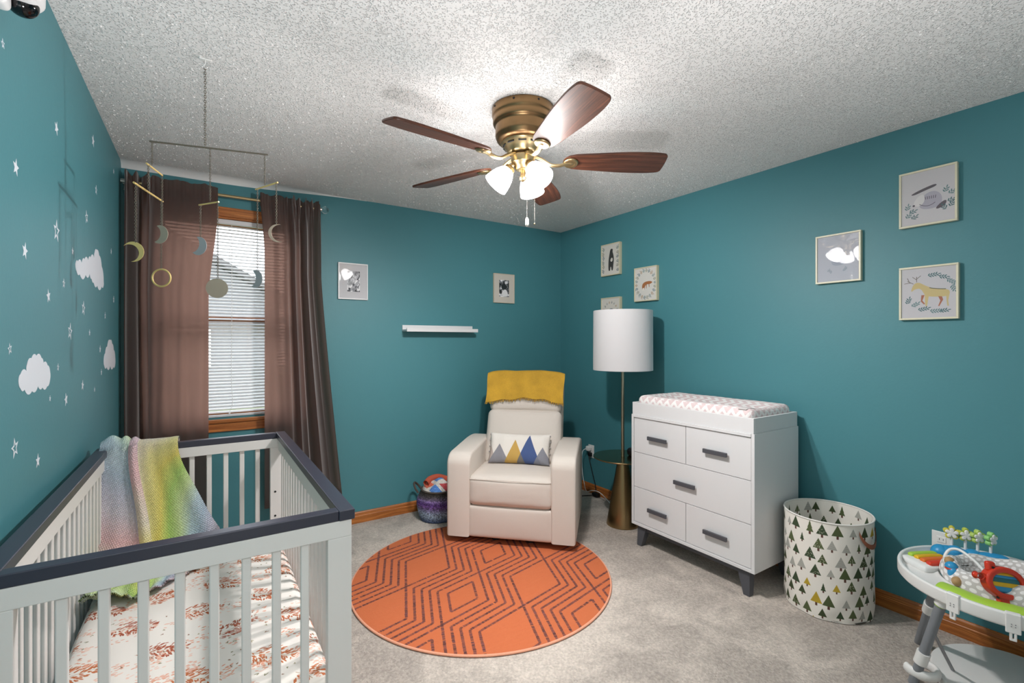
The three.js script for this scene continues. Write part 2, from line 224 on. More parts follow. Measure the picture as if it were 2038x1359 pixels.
// ---------------------------------------------------------------- curtain rod and curtains
{
  const r = thing('curtain_rod', 'thin brass curtain rod with clear ball finial above the window', 'curtain rod');
  const y = 2.305, z = 0.075;
  mesh('rod', bar([0.03, y, z], [1.098, y, z], 0.0085, 16), brass, r);
  mesh('inner_rod', bar([0.4, y, z], [1.05, y, z], 0.0092, 16), brass, r);
  const k = mesh('finial', T(new THREE.SphereGeometry(0.0255, 32, 20), 1.135, y, z), PH(0xffffff, 0.02, { transmission: 1, thickness: 0.05, ior: 1.5 }), r); mesh('finial_cap', merge([bar([1.09, y, z], [1.112, y, z], 0.0125, 20)]), steel, r);
  mesh('end_cap', merge([bar([0.006, y, z], [0.034, y, z], 0.0125, 20)]), steel, r);
  for (const x of [0.02, 1.092]) mesh('bracket', merge([bar([x, y - 0.01, 0.001], [x, y - 0.01, z], 0.005, 10), rb(x - 0.009, x + 0.009, y - 0.035, y + 0.02, 0.0005, 0.005, 0.002)]), steel, r);
  const cl = PH(new THREE.Color(0.265, 0.142, 0.106), 0.95, { transmission: 0.93, thickness: 0, side: THREE.DoubleSide, bumpMap: rep(dataTex(256, 256, (u, v) => 0.5 + 0.25 * Math.sin(u * Math.PI * 2 * 64) + 0.25 * Math.sin(v * Math.PI * 2 * 64), false), 14, 14), bumpScale: 0.0002 });
  const panel = (name, label, X0, X1, fold, yb, group) => {
    const t = thing(name, label, 'curtain', [0, 0, 0], 0, 'brown curtain panels');
    const top = (u) => 2.35 + (0.009 * Math.sin(u * 61) + 0.006 * Math.sin(u * 103 + 2)) * fold(u, 0) + 0.005 * Math.sin(u * 23 + 1);
    const fn = (u, v) => {                                            // v = 0 header ruffle, 1 hem
      const yy = mix(top(u), yb, v), f = fold(u, v), hdr = sstep(0.012, 0.03, v);
      const pocket = 1 - sstep(0.018, 0.1, v), a = f * mix(0.03, 0.011, pocket);
      const ph = u * 2 * Math.PI * 4.3, wob = 0.5 * Math.sin(v * 3.1 + u * 9);
      const z = z0 + a * (Math.sin(ph + wob) + 0.45 * Math.sin(ph * 1.9 + 1.3 + wob * 1.4)) + 0.014 * pocket * Math.abs(Math.sin(ph * 2.6)) * f + 0.012 * (1 - hdr) * Math.sin(u * 61 + 1) * f + 0.004 * Math.sin(u * 31 + v * 4);
      const x = mix(X0(v), X1(v), u + 0.010 * f * Math.sin(ph * 2 + 1 + wob));
      return [x, yy, Math.max(0.05, z)];
    }, z0 = 0.093;
    mesh('cloth', sheet(fn, 180, 90, 0, 0.6, 2.1), cl, t);
    mesh('hem', sheet((u, v) => { const p = fn(u, mix(0.972, 1, v)); return [p[0], p[1], p[2] + 0.0022]; }, 180, 3, 0, 0.6, 0.06), cl, t);
    mesh('rod_pocket', sheet((u, v) => { const p = fn(u, mix(0.013, 0.04, v)); return [p[0], p[1], mix(p[2], 0.0875, 0.15) - 0.03]; }, 180, 3, 0, 0.6, 0.06), cl, t);
    return t;
  };
  panel('curtain', 'brown curtain panel in the corner, left of the window', (v) => 0.022, (v) => mix(0.487, 0.437, sstep(0.05, 0.35, v)), (u, v) => 0.14 + 1.05 * (1 - sstep(0.2, 0.42, u)), 0.25);
  panel('curtain', 'brown curtain panel flaring towards the hem, right of the window', (v) => mix(0.722, 0.748, sstep(0, 0.2, v)), (v) => mix(1.1, 1.245, Math.max(0, (v - 0.25) / 0.75) ** 1.15), (u, v) => 0.18 + 0.95 * sstep(0.3, 0.62, u), 0.255);
}

// ---------------------------------------------------------------- ceiling fan
{
  const f = thing('ceiling_fan', 'bronze flush-mount ceiling fan with five walnut blades and three lit glass shades', 'ceiling fan', [1.645, 0, 1.82]);
  mesh('canopy', lathe([[0.0, 2.4395], [0.138, 2.4395], [0.143, 2.436], [0.1435, 2.41], [0.141, 2.40], [0.137, 2.395], [0.1385, 2.388], [0.1385, 2.372], [0.134, 2.364], [0.126, 2.360], [0.127, 2.352], [0.1275, 2.318], [0.126, 2.308], [0.121, 2.303], [0.121, 2.296], [0.115, 2.290], [0.108, 2.288], [0.104, 2.285], [0.0, 2.285]], 64), bronze, f);
  for (let i = 0; i < 8; i++) { const a = i * Math.PI / 4 + 0.1; mesh('vent_hole', T(new THREE.SphereGeometry(0.0055, 10, 8), 0.1415 * Math.cos(a), 2.425, 0.1415 * Math.sin(a)), black, f); }
  mesh('motor_housing', lathe([[0.0, 2.286], [0.1, 2.286], [0.1, 2.279], [0.094, 2.274], [0.082, 2.258], [0.074, 2.25], [0.074, 2.245], [0.069, 2.241], [0.069, 2.237], [0.06, 2.232], [0.0, 2.232]], 64), brass, f);
  for (let i = 0; i < 10; i++) { const a = i * Math.PI / 5, g = rb(-0.018, 0.018, -0.0035, 0.0035, -0.003, 0.003, 0.0015); g.rotateX(-0.7); g.translate(0, 2.2655, 0.0885); g.rotateY(a); mesh('vent_slot', g, black, f); }
  mesh('flywheel', lathe([[0.0, 2.233], [0.047, 2.233], [0.047, 2.224], [0.0, 2.224]], 40), S(new THREE.Color(0.2, 0.12, 0.08), 0.5), f);
  mesh('switch_housing', lathe([[0.0, 2.225], [0.052, 2.225], [0.055, 2.221], [0.055, 2.196], [0.051, 2.19], [0.042, 2.18], [0.036, 2.164], [0.022, 2.158], [0.0, 2.158]], 48), brass, f);
  mesh('stem', lathe([[0.0, 2.16], [0.011, 2.16], [0.011, 2.13], [0.016, 2.127], [0.016, 2.116], [0.008, 2.108], [0.0, 2.105]], 24), brass, f);
  const half = [[0, 0.042], [0.03, 0.052], [0.12, 0.061], [0.24, 0.0715], [0.32, 0.0745], [0.38, 0.0735], [0.42, 0.069], [0.436, 0.064], [0.445, 0.054]];
  const s = new THREE.Shape(); s.moveTo(0, -0.042); s.quadraticCurveTo(-0.028, -0.02, -0.028, 0); s.quadraticCurveTo(-0.028, 0.02, 0, 0.042); s.splineThru(half.slice(1).map(([x, y]) => new THREE.Vector2(x, y))); s.quadraticCurveTo(0.452, 0, 0.445, -0.054); s.splineThru(half.slice(1, -1).reverse().map(([x, y]) => new THREE.Vector2(x, -y))); s.closePath();
  const bladeGeo = planar(T(extrude(s, 0.006, 0.0022, 2, 16).rotateX(-Math.PI / 2), 0.215, 0, 0));
  const medal = merge([lathe([[0.0, -0.0125], [0.006, -0.0125], [0.008, -0.009], [0.017, -0.0085], [0.019, -0.011], [0.030, -0.0105], [0.0345, -0.006], [0.037, -0.001], [0.0, 0.0]], 32)]); medal.translate(0.222, -0.0005, 0);
  const arm = tube([[0.045, 0.028, 0], [0.085, 0.012, 0], [0.13, -0.014, 0], [0.17, -0.016, 0], [0.2, -0.008, 0], [0.222, -0.005, 0]], 0.0075, 30, 10); arm.scale(1, 1, 1.7);
  for (let i = 0; i < 5; i++) {
    const a = (31 + 72 * i) * Math.PI / 180, piv = (o) => { o.rotation.set(0, -a, 0); o.position.y = 2.2; return o; };
    const bl = piv(mesh('blade', bladeGeo, walnut, f)); bl.rotation.order = 'YXZ'; bl.rotation.x = -0.245;
    piv(mesh('blade_arm', arm, brass, f)); const md = piv(mesh('medallion', medal, brass, f)); md.rotation.order = 'YXZ'; md.rotation.x = -0.245;
  }
  // light kit: three frosted bell shades
  const prof = [[0.02, 0], [0.026, -0.006], [0.036, -0.02], [0.046, -0.04], [0.053, -0.062], [0.0575, -0.085], [0.0595, -0.1], [0.0565, -0.1], [0.054, -0.084], [0.05, -0.062], [0.043, -0.04], [0.033, -0.02], [0.022, -0.005]];
  const frosted = new THREE.MeshPhysicalMaterial({ color: new THREE.Color(0.9, 0.9, 0.88), roughness: 0.5, emissive: BULB.color.clone(), emissiveIntensity: BULB.glow });
  for (const deg of [86, 206, 326]) {
    const a = deg * Math.PI / 180, dir = V(Math.cos(a), 0, Math.sin(a)), neck = V(0, 2.163, 0).addScaledVector(dir, 0.062), axis = V(0, -0.76, 0).addScaledVector(dir, 0.65).normalize(), q = new THREE.Quaternion().setFromUnitVectors(V(0, -1, 0), axis);
    const put = (o) => { o.quaternion.copy(q); o.position.copy(neck); return o; };
    const d = (r, y) => [dir.x * r, y, dir.z * r];
    mesh('light_arm', tube([d(0.02, 2.178), d(0.04, 2.182), d(0.056, 2.176), [neck.x, neck.y, neck.z]], 0.008, 20, 10), brass, f);
    put(mesh('shade_holder', lathe([[0.0, 0.012], [0.018, 0.012], [0.024, 0.006], [0.0285, -0.008], [0.0285, -0.014], [0.0, -0.006]], 32), brass, f));
    const sh = put(mesh('lamp_shade', lathe(prof, 40), frosted, f)); sh.userData.label = 'lit frosted glass bell shade';
    const bulb = new THREE.SpotLight(BULB.color, BULB.candela, 0, 1.4, 0.5, 2); bulb.name = 'fan_bulb_light'; bulb.position.copy(neck).addScaledVector(axis, 0.062); bulb.target.position.copy(neck).addScaledVector(axis, 1); bulb.castShadow = true; bulb.shadow.radius = 1.5; f.add(bulb.target); f.add(bulb);
  }
  for (const [x, z, y1, pend] of [[0.002, 0.03, 1.915, 1], [0.045, 0.03, 1.912, 0]]) {
    const bead = []; for (let y = y1; y < 2.185; y += 0.0052) bead.push(T(new THREE.SphereGeometry(0.0015, 6, 4), x, y, z));
    mesh('pull_chain', merge(bead), steel, f);
    if (pend) mesh('pull_knob', T(lathe([[0, 0.022], [0.004, 0.02], [0.008, 0.012], [0.0085, -0.012], [0.006, -0.02], [0, -0.022]], 16), x, y1, z), S(new THREE.Color(0.7, 0.68, 0.62), 0.3), f);
    else mesh('pull_knob', T(new THREE.SphereGeometry(0.0042, 10, 8), x, y1, z), brass, f);
  }
}

// ---------------------------------------------------------------- moon phase mobile
{
  const m = thing('crib_mobile', 'brass moon phase mobile hanging on fine chains above the crib', 'mobile');
  const add = (n, g, mt) => mesh(n, g, mt, m);
  const dull = S(new THREE.Color(0.5, 0.395, 0.3), 0.45, { metalness: 0.15 }), satin = S(new THREE.Color(0.85, 0.61, 0.23), 0.4, { metalness: 0.2 }), silver = S(new THREE.Color(0.5, 0.46, 0.47), 0.45, { metalness: 0.15 }), dark = S(new THREE.Color(0.17, 0.145, 0.11), 0.45, { metalness: 0.3 });
  add('ceiling_hook', merge([rb(-0.02, 0.02, 2.4335, 2.4398, -0.009, 0.009, 0.003).translate(0.415, 0, 1.483), tube([[0.415, 2.434, 1.483], [0.415, 2.42, 1.483], [0.41, 2.411, 1.483], [0.418, 2.405, 1.483], [0.424, 2.412, 1.483]], 0.0018, 20, 6)]), plasticWhite);
  add('chain', chain([0.415, 2.408, 1.482], [0.415, 2.113, 1.462], 0.011, 0.0036, 0.0011), dark);
  const B = (a, b, r = 0.0032) => add('crossbar', bar(a, b, r, 12), satin), Cn = (a, y1) => add('chain', chain(a, [a[0], y1, a[2]]), dark);
  add('crossbar', bar([0.242, 2.111, 1.416], [0.624, 2.111, 1.515], 0.0032, 12), dark);
  Cn([0.25, 2.11, 1.418], 2.025); B([0.235, 2.023, 1.431], [0.274, 2.023, 1.306]);
  Cn([0.239, 2.022, 1.418], 1.932); B([0.204, 1.93, 1.491], [0.273, 1.93, 1.265], 0.0036);
  Cn([0.208, 1.929, 1.477], 1.722); Cn([0.2735, 2.022, 1.31], 1.822); Cn([0.269, 1.929, 1.279], 1.657);
  Cn([0.431, 2.11, 1.465], 1.909); B([0.395, 1.907, 1.382], [0.459, 1.907, 1.476], 0.0028);
  Cn([0.4, 1.906, 1.389], 1.778); Cn([0.456, 1.906, 1.471], 1.611);
  Cn([0.613, 2.11, 1.512], 1.991); B([0.588, 1.989, 1.433], [0.652, 1.989, 1.576], 0.003);
  Cn([0.593, 1.988, 1.445], 1.657); Cn([0.648, 1.988, 1.567], 1.826);
  // crescents: outer circle R, inner circle r shifted by s towards the horns
  const crescent = (R, r, sft) => {
    const o = [], n = 36, xi = (R * R - r * r + sft * sft) / (2 * sft), yi = Math.sqrt(Math.max(1e-6, R * R - xi * xi)), a0 = Math.atan2(yi, -xi), b0 = Math.atan2(yi, -(xi - sft));
    for (let i = 0; i <= n; i++) { const a = mix(a0, a0 - 2 * a0, i / n); o.push([R * Math.cos(a), R * Math.sin(a)]); }
    for (let i = 1; i < n; i++) { const a = mix(-b0, b0, i / n); o.push([-sft + r * Math.cos(a), r * Math.sin(a)]); }
    return extrude(shapeOf(o), 0.0011, 0.0003, 1);
  };
  const hang = (n, g, x, y, z, ry, rz, mt = satin) => { const o = add(n, g, mt); o.position.set(x, y, z); o.rotation.set(0, ry, rz, 'YXZ'); return o; };
  const face = -0.58;
  hang('crescent_moon', crescent(0.036, 0.031, 0.0125), 0.2, 1.688, 1.472, face + 0.15, 0.4);
  hang('crescent_moon', crescent(0.036, 0.034, 0.03), 0.266, 1.789, 1.308, face - 0.1, -0.15, dull);
  const ring = new THREE.TorusGeometry(0.034, 0.0036, 8, 48); ring.scale(1, 1, 1); hang('new_moon_ring', ring, 0.2695, 1.622, 1.279, face + 0.1, 0, satin);
  hang('crescent_moon', crescent(0.036, 0.034, 0.032), 0.394, 1.744, 1.389, face - 0.15, -0.3, silver);
  const disc = new THREE.CylinderGeometry(0.0375, 0.0375, 0.0014, 48); disc.rotateX(Math.PI / 2); hang('full_moon', disc, 0.4535, 1.574, 1.47, face + 0.35, 0, dull);
  hang('crescent_moon', crescent(0.036, 0.034, 0.034), 0.588, 1.622, 1.444, face - 0.35, -0.1, silver);
  hang('crescent_moon', crescent(0.0355, 0.0335, 0.009), 0.655, 1.792, 1.57, face + 0.35, Math.PI + 0.1, dull);
}

// ---------------------------------------------------------------- wall camera
{
  const c = thing('monitor_camera', 'white baby monitor camera high on the teal wall above the star decals', 'camera', [0.0, 2.2, 2.015]);
  const body = new THREE.SphereGeometry(0.05, 36, 24); body.scale(0.98, 1.05, 1); mesh('body', T(puff(0.075, 0.085, 0.105, 0.024, [0.004, 0.004, 0.004], 12), 0.042, 0.022, 0.01), gloss, c);
  mesh('wall_mount', merge([rb(0.0005, 0.008, -0.03, 0.06, -0.03, 0.03, 0.003), rb(0.003, 0.03, 0.0, 0.04, -0.016, 0.016, 0.006)]), gloss, c);
  mesh('lens_dome', T(new THREE.SphereGeometry(0.03, 32, 20), 0.044, -0.015, -0.004), S(0x07070a, 0.08), c);
  mesh('hood', T(puff(0.03, 0.05, 0.05, 0.013, [0, 0, 0], 10), 0.016, -0.03, 0.036), gloss, c);
}

// ---------------------------------------------------------------- star and cloud decals on the left wall
{
  const vinyl = S(new THREE.Color(0.76, 0.8, 0.86), 0.5);
  const stars = [[2.095, 1.971, 0.022, 1], [2.079, 1.471, 0.043, 0], [2.258, 0.85, 0.05, 0], [1.823, 1.876, 0.042, 0], [2.295, 0.28, 0.027, 0], [2.059, 0.78, 0.04, 1], [1.889, 0.989, 0.05, 1], [1.736, 1.471, 0.07, 1], [1.617, 1.802, 0.044, 0], [1.706, 1.241, 0.026, 0], [1.846, 0.363, 0.03, 0], [1.572, 1.373, 0.032, 1], [1.512, 1.568, 0.041, 0], [1.504, 1.051, 0.056, 1], [1.597, 0.28, 0.036, 1], [1.497, 0.545, 0.034, 1], [1.405, 1.281, 0.059, 1], [1.406, 0.927, 0.026, 0], [1.35, 1.922, 0.028, 1], [1.332, 0.681, 0.034, 0], [1.282, 1.451, 0.024, 1], [1.221, 0.648, 0.03, 0], [1.191, 1.067, 0.04, 0], [1.153, 0.816, 0.022, 0], [1.187, 1.55, 0.019, 0], [1.162, 1.341, 0.043, 0], [1.092, 1.884, 0.05, 1], [1.016, 1.681, 0.039, 0]].sort((a, b) => b[0] - a[0]);
  const ord = ['highest', 'second highest', 'third highest', 'fourth highest', 'fifth highest', 'sixth highest', 'seventh highest', 'eighth highest', 'ninth highest', 'tenth highest', 'eleventh highest', 'twelfth highest', 'thirteenth highest', 'fourteenth highest', 'fifteenth highest', 'sixteenth highest', 'seventeenth highest', 'lowest'], count = [0, 0], tot = [stars.filter((s) => !s[3]).length, stars.filter((s) => s[3]).length];
  const star5 = (R, r, rot) => { const o = []; for (let i = 0; i < 10; i++) { const a = rot + i * Math.PI / 5, q = i % 2 ? r : R; o.push([q * Math.sin(a), q * Math.cos(a)]); } return o; };
  for (const [y, z, h, outline] of stars) {
    const R = h * 0.56, rot = rr(-0.25, 0.25), s = shapeOf(star5(R, R * 0.42, rot)); if (outline) s.holes.push(shapeOf(star5(R * 0.6, R * 0.25, rot).reverse()));
    const g = extrude(s, 0.0006); g.rotateY(Math.PI / 2); const o = mesh('star_decal', g, vinyl); o.position.set(0.0003, y, z);
    const k = count[outline]++, w = k === tot[outline] - 1 ? 'lowest' : ord[k];
    tag(o, (outline ? 'outlined' : 'solid') + ' white star wall decal, ' + w + ' of the ' + (outline ? 'outlined' : 'solid') + ' stars', 'wall decal', 'star decals on the teal wall');
  }
  const clouds = [['puffy white cloud wall decal nearest the camera, above the crib', [[1.856, 1.266], [1.84, 1.281], [1.789, 1.287], [1.784, 1.305], [1.744, 1.321], [1.696, 1.327], [1.645, 1.319], [1.623, 1.303], [1.579, 1.294], [1.55, 1.272], [1.55, 1.248], [1.585, 1.228], [1.634, 1.229], [1.681, 1.237], [1.739, 1.227], [1.806, 1.237], [1.84, 1.243]]],
    ['large long white cloud wall decal, highest of the clouds', [[1.196, 1.665], [1.149, 1.681], [1.086, 1.684], [1.029, 1.707], [0.958, 1.713], [0.906, 1.733], [0.827, 1.743], [0.816, 1.769], [0.768, 1.788], [0.707, 1.772], [0.642, 1.729], [0.588, 1.663], [0.588, 1.643], [0.642, 1.633], [0.756, 1.626], [0.839, 1.631], [0.884, 1.642], [0.927, 1.659], [1.009, 1.645], [1.122, 1.635], [1.175, 1.639]]],
    ['small white cloud wall decal near the corner curtain', [[0.588, 1.274], [0.545, 1.31], [0.487, 1.342], [0.395, 1.375], [0.331, 1.356], [0.28, 1.323], [0.228, 1.278], [0.228, 1.242], [0.297, 1.231], [0.395, 1.241], [0.502, 1.24], [0.574, 1.251]]]];
  for (const [label, pts] of clouds) {
    const s = new THREE.Shape(), P = pts.map(([z, y]) => [-z, y]); s.moveTo(...P[0]);
    for (let i = 0; i < P.length; i++) { const a = P[i], b = P[(i + 1) % P.length], dx = b[0] - a[0], dy = b[1] - a[1]; s.quadraticCurveTo((a[0] + b[0]) / 2 - dy * 0.35, (a[1] + b[1]) / 2 + dx * 0.35, b[0], b[1]); }
    const g = extrude(s, 0.0006, 0, 1, 6); g.rotateY(Math.PI / 2); const o = mesh('cloud_decal', g, vinyl); o.position.x = 0.0003; tag(o, label, 'wall decal', 'cloud decals on the teal wall');
  }
}

// ---------------------------------------------------------------- crib
{
  const c = thing('crib', 'white wooden crib with dark grey top rails against the starry wall', 'crib');
  const x0 = 0.03, x1 = 0.757, z0 = 0.965, z1 = 2.3, top = 0.912, paint = S(new THREE.Color(0.765, 0.74, 0.715), 0.42);
  const A = (n, g, m = paint) => mesh(n, g, m, c);
  for (const [a, b] of [[x0, x0 + 0.042], [x1 - 0.042, x1]]) { A('top_rail', rb(a, b, top - 0.028, top, z0, z1, 0.003), navyGrey); A('side_rail', rb(a + 0.006, b - 0.008, top - 0.085, top - 0.028, z0 + 0.045, z1 - 0.045, 0.003)); A('side_bottom_rail', rb(a + 0.008, b - 0.008, 0.22, 0.28, z0 + 0.045, z1 - 0.045, 0.003)); }
  for (const [a, b] of [[z0, z0 + 0.04], [z1 - 0.04, z1]]) { A('top_rail', rb(x0 + 0.042, x1 - 0.042, top - 0.028, top, a + 0.001, b - 0.003, 0.003), navyGrey); A('end_rail', rb(x0 + 0.004, x1 - 0.008, top - 0.073, top - 0.028, a + 0.004, b - 0.004, 0.002)); A('end_bottom_rail', rb(x0 + 0.06, x1 - 0.06, 0.2, 0.27, a + 0.01, b - 0.01, 0.003)); }
  for (const [a, b, s] of [[x0 + 0.004, x0 + 0.066, 1], [x1 - 0.07, x1 - 0.008, -1]]) for (const [d, e] of [[z0 + 0.004, z0 + 0.036], [z1 - 0.036, z1 - 0.004]]) {
    A('post', rb(a, b, 0, top - 0.073, d, e, 0.002));
    const bx = s > 0 ? b - 0.022 : a + 0.022, zf = d < 1.5 ? e : d; for (const y of [0.5, 0.42, 0.62]) A('bolt', T(new THREE.CylinderGeometry(0.005, 0.005, 0.003, 12).rotateX(Math.PI / 2), bx, y, zf), black);
  }
  const slat = rb(-0.0105, 0.0105, 0.265, top - 0.066, -0.0065, 0.0065, 0.004), side = rb(-0.0065, 0.0065, 0.275, top - 0.083, -0.0105, 0.0105, 0.004);
  for (const z of [z0 + 0.02, z1 - 0.02]) for (let i = 0; i < 8; i++) A('slat', slat).position.set(0.164 + i * 0.0669, 0, z);
  for (const x of [x0 + 0.021, x1 - 0.021]) for (let i = 0; i < 18; i++) A('slat', side).position.set(x, 0, 1.062 + i * 0.0671);
  A('mattress_support', rb(x0 + 0.045, x1 - 0.045, 0.315, 0.335, z0 + 0.045, z1 - 0.045, 0.003), charcoal);
}
const sheetPrint = canvasTex(1024, 1024, (g, w, h) => {
  g.fillStyle = '#efe9e2'; g.fillRect(0, 0, w, h);
  const wrap = (fn, x, y) => { for (const dx of [-w, 0, w]) for (const dy of [-h, 0, h]) { g.save(); g.translate(x + dx, y + dy); fn(); g.restore(); } };
  const leaf = (x, y, a, l, t, col) => { g.save(); g.translate(x, y); g.rotate(a); g.fillStyle = col; g.beginPath(); g.ellipse(l / 2, 0, l / 2, t, 0, 0, 7); g.fill(); g.restore(); };
  for (let k = 0; k < 4; k++) for (let j = 0; j < 4; j++) {
    const x = (k + 0.5 + (j % 2) * 0.5) * w / 4 + rr(-24, 24), y = (j + 0.5) * h / 4 + rr(-24, 24), rust = ['#b9603a', '#c46f45', '#a8543a'][(k + j) % 3];
    const items = [], ax = rr(-0.9, 0.5); for (let i = 0; i < 120; i++) { const q = rnd() * 6.28, r = Math.sqrt(rnd()), ex = Math.cos(q) * r * 92, ey = Math.sin(q) * r * 50 * (1 - 0.35 * Math.cos(q)); items.push([ex * Math.cos(ax) - ey * Math.sin(ax), ex * Math.sin(ax) + ey * Math.cos(ax), ax + (ey > 0 ? 0.75 : -0.75) + rr(-0.4, 0.4), rr(13, 22), rr(2.2, 3.6)]); }
    wrap(() => { g.strokeStyle = '#b08a62'; g.lineWidth = 2; g.beginPath(); g.moveTo(-95 * Math.cos(ax), -95 * Math.sin(ax)); g.lineTo(95 * Math.cos(ax), 95 * Math.sin(ax)); g.stroke(); items.forEach(([a, b, c2, l, t]) => leaf(a, b, c2, l, t, rust)); }, x, y);
  }
  for (let i = 0; i < 95; i++) { const x = rnd() * w, y = rnd() * h, col = ['#e9b9a6', '#e5a68c', '#f0cdbd'][i % 3], it = []; for (let q = 0; q < 16; q++) it.push([rr(-46, 46), rr(-28, 28), rr(-0.6, 0.6), rr(10, 17), rr(2.4, 4)]); wrap(() => it.forEach((a) => leaf(a[0], a[1], a[2], a[3], a[4], col)), x, y); }
  for (let i = 0; i < 150; i++) { const x = rnd() * w, y = rnd() * h, a = rnd() * 6.3, col = ['#7d7a58', '#8f6a52', '#a99f83'][i % 3], l = rr(9, 20); wrap(() => { leaf(0, 0, a, l, 1.9, col); leaf(0, 0, a + 0.7, l * 0.7, 1.7, col); }, x, y); }
});
{
  const g = puff(0.632, 0.125, 1.245, 0.03, [0.004, 0.008, 0.003], 26, 0.006); g.translate(0.3935, 0.3975, 1.6325);
  tag(mesh('crib_mattress', g, S(0xffffff, 0.9, { map: rep(sheetPrint, 1.4, 1.4) })), 'crib mattress in a fitted sheet with rust floral sprays', 'mattress');
}
// knitted blanket over the far corner of the crib
{
  const stops = [[0, [168, 190, 212]], [0.1, [190, 192, 214]], [0.2, [208, 200, 216]], [0.32, [238, 186, 192]], [0.42, [242, 226, 206]], [0.5, [240, 226, 140]], [0.6, [236, 216, 92]], [0.7, [172, 212, 96]], [0.8, [206, 228, 156]], [0.9, [186, 210, 222]], [1, [168, 190, 212]]];
  const col = (t) => { t = t - Math.floor(t); for (let i = 1; i < stops.length; i++) if (t <= stops[i][0]) { const k = (t - stops[i - 1][0]) / (stops[i][0] - stops[i - 1][0]); return [0, 1, 2].map((c) => mix(stops[i - 1][1][c], stops[i][1][c], k)); } return stops[0][1]; };
  const map = dataTex(768, 1024, (u, v) => {                    // u across, v from the outside hem over the rail to the inside hem; the yarn changes colour along its length
    const n = (fbm(u, v, 4, 6, 3, 61) - 0.5) * 0.1; let t; const w = (u - 0.46) / 0.54;
    if (u < 0.36) t = -0.06 + (v - 0.2) * 1.2 - u * 0.3 + n; else if (u < 0.46) t = 0.32 + (v - 0.3) * 0.55 + n; else t = 0.45 + 0.2 * w + (v - 0.3) * (0.3 + 1.2 * w) + n;
    const c = col(t).map((q) => mix(q, 222, 0.2)), k = 0.97 + 0.08 * hash(Math.floor(u * 96), Math.floor(v * 190), 5); return c.map((x) => x * k);
  });
  const knit = dataTex(512, 512, (u, v) => { const r = v * 24 + u * 6, row = Math.floor(r), x = u * 24 + (row % 2) * 0.5, fx = x - Math.floor(x) - 0.5, fy = r - row - 0.5; return clamp(1 - (fx * fx * 3.2 + fy * fy * 3.4)); }, false);
  const yarn = S(0xffffff, 0.95, { map, bumpMap: rep(knit, 2.5, 5.4), bumpScale: 0.003 });
  const top = 0.9125, zr = 0.985, yl = 0.477;
  const fn = (u, v) => {
    const a = v * 1.0, xe = mix(0.315, 0.475, clamp((v - 0.22) / 0.44) ** 1.5) - 0.06 * sstep(0.72, 1, v); let x = mix(0.05 + 0.02 * sstep(0.7, 0.95, v), xe, u), y, z;
    const ridge = 0.02 * Math.exp(-(((u - 0.41) / 0.05) ** 2)) - 0.012 * Math.exp(-(((u - 0.335) / 0.03) ** 2)), fold = ridge + 0.006 * Math.sin(u * 14 + 1) + 0.003 * Math.sin(u * 33 + v * 5);
    const lump = 0.03 * Math.exp(-(((u - 0.13) / 0.1) ** 2)) + 0.022 * Math.exp(-(((u - 0.3) / 0.05) ** 2)) + 0.01 * Math.exp(-(((u - 0.41) / 0.04) ** 2));
    if (a < 0.15) { y = top - 0.15 + a; z = zr - 0.028; }
    else if (a < 0.22) { const t = (a - 0.15) / 0.07, an = Math.PI * (1 - t); y = top + 0.005 + (0.012 + lump) * Math.sin(an); z = zr + 0.031 * Math.cos(an) + 0.004; }
    else {
      const s = (a - 0.22) / 0.78 * mix(0.9, 0.7, sstep(0.5, 1, u)); y = top - s; z = zr + 0.037 + 0.16 * s ** 1.4 * (1 + 0.5 * sstep(0.5, 1, u)) + fold * (0.5 + s) + lump * 0.5 * Math.exp(-s * 14);
      if (y < yl) { const o = yl - y; z += o * 1.0 - 0.16 * (s ** 1.4 - 0.43 ** 1.4); y = yl + 0.012 * Math.abs(Math.sin(o * 22 + u * 7)) + 0.034 * sstep(0.12, 0.28, o) * Math.exp(-(((u - 0.1) / 0.2) ** 2)) * Math.abs(Math.sin(o * 16)) + 0.008 * Math.sin(u * 30) ** 2; }
    }
    return [x + 0.004 * Math.sin(v * 17), y + (a > 0.15 ? 0.003 + Math.max(0, fold) * 0.25 : 0), z];
  };
  tag(mesh('knitted_blanket', sheet(fn, 110, 190, 0.008), yarn), 'pastel striped knitted blanket draped over the corner of the crib', 'blanket');
}

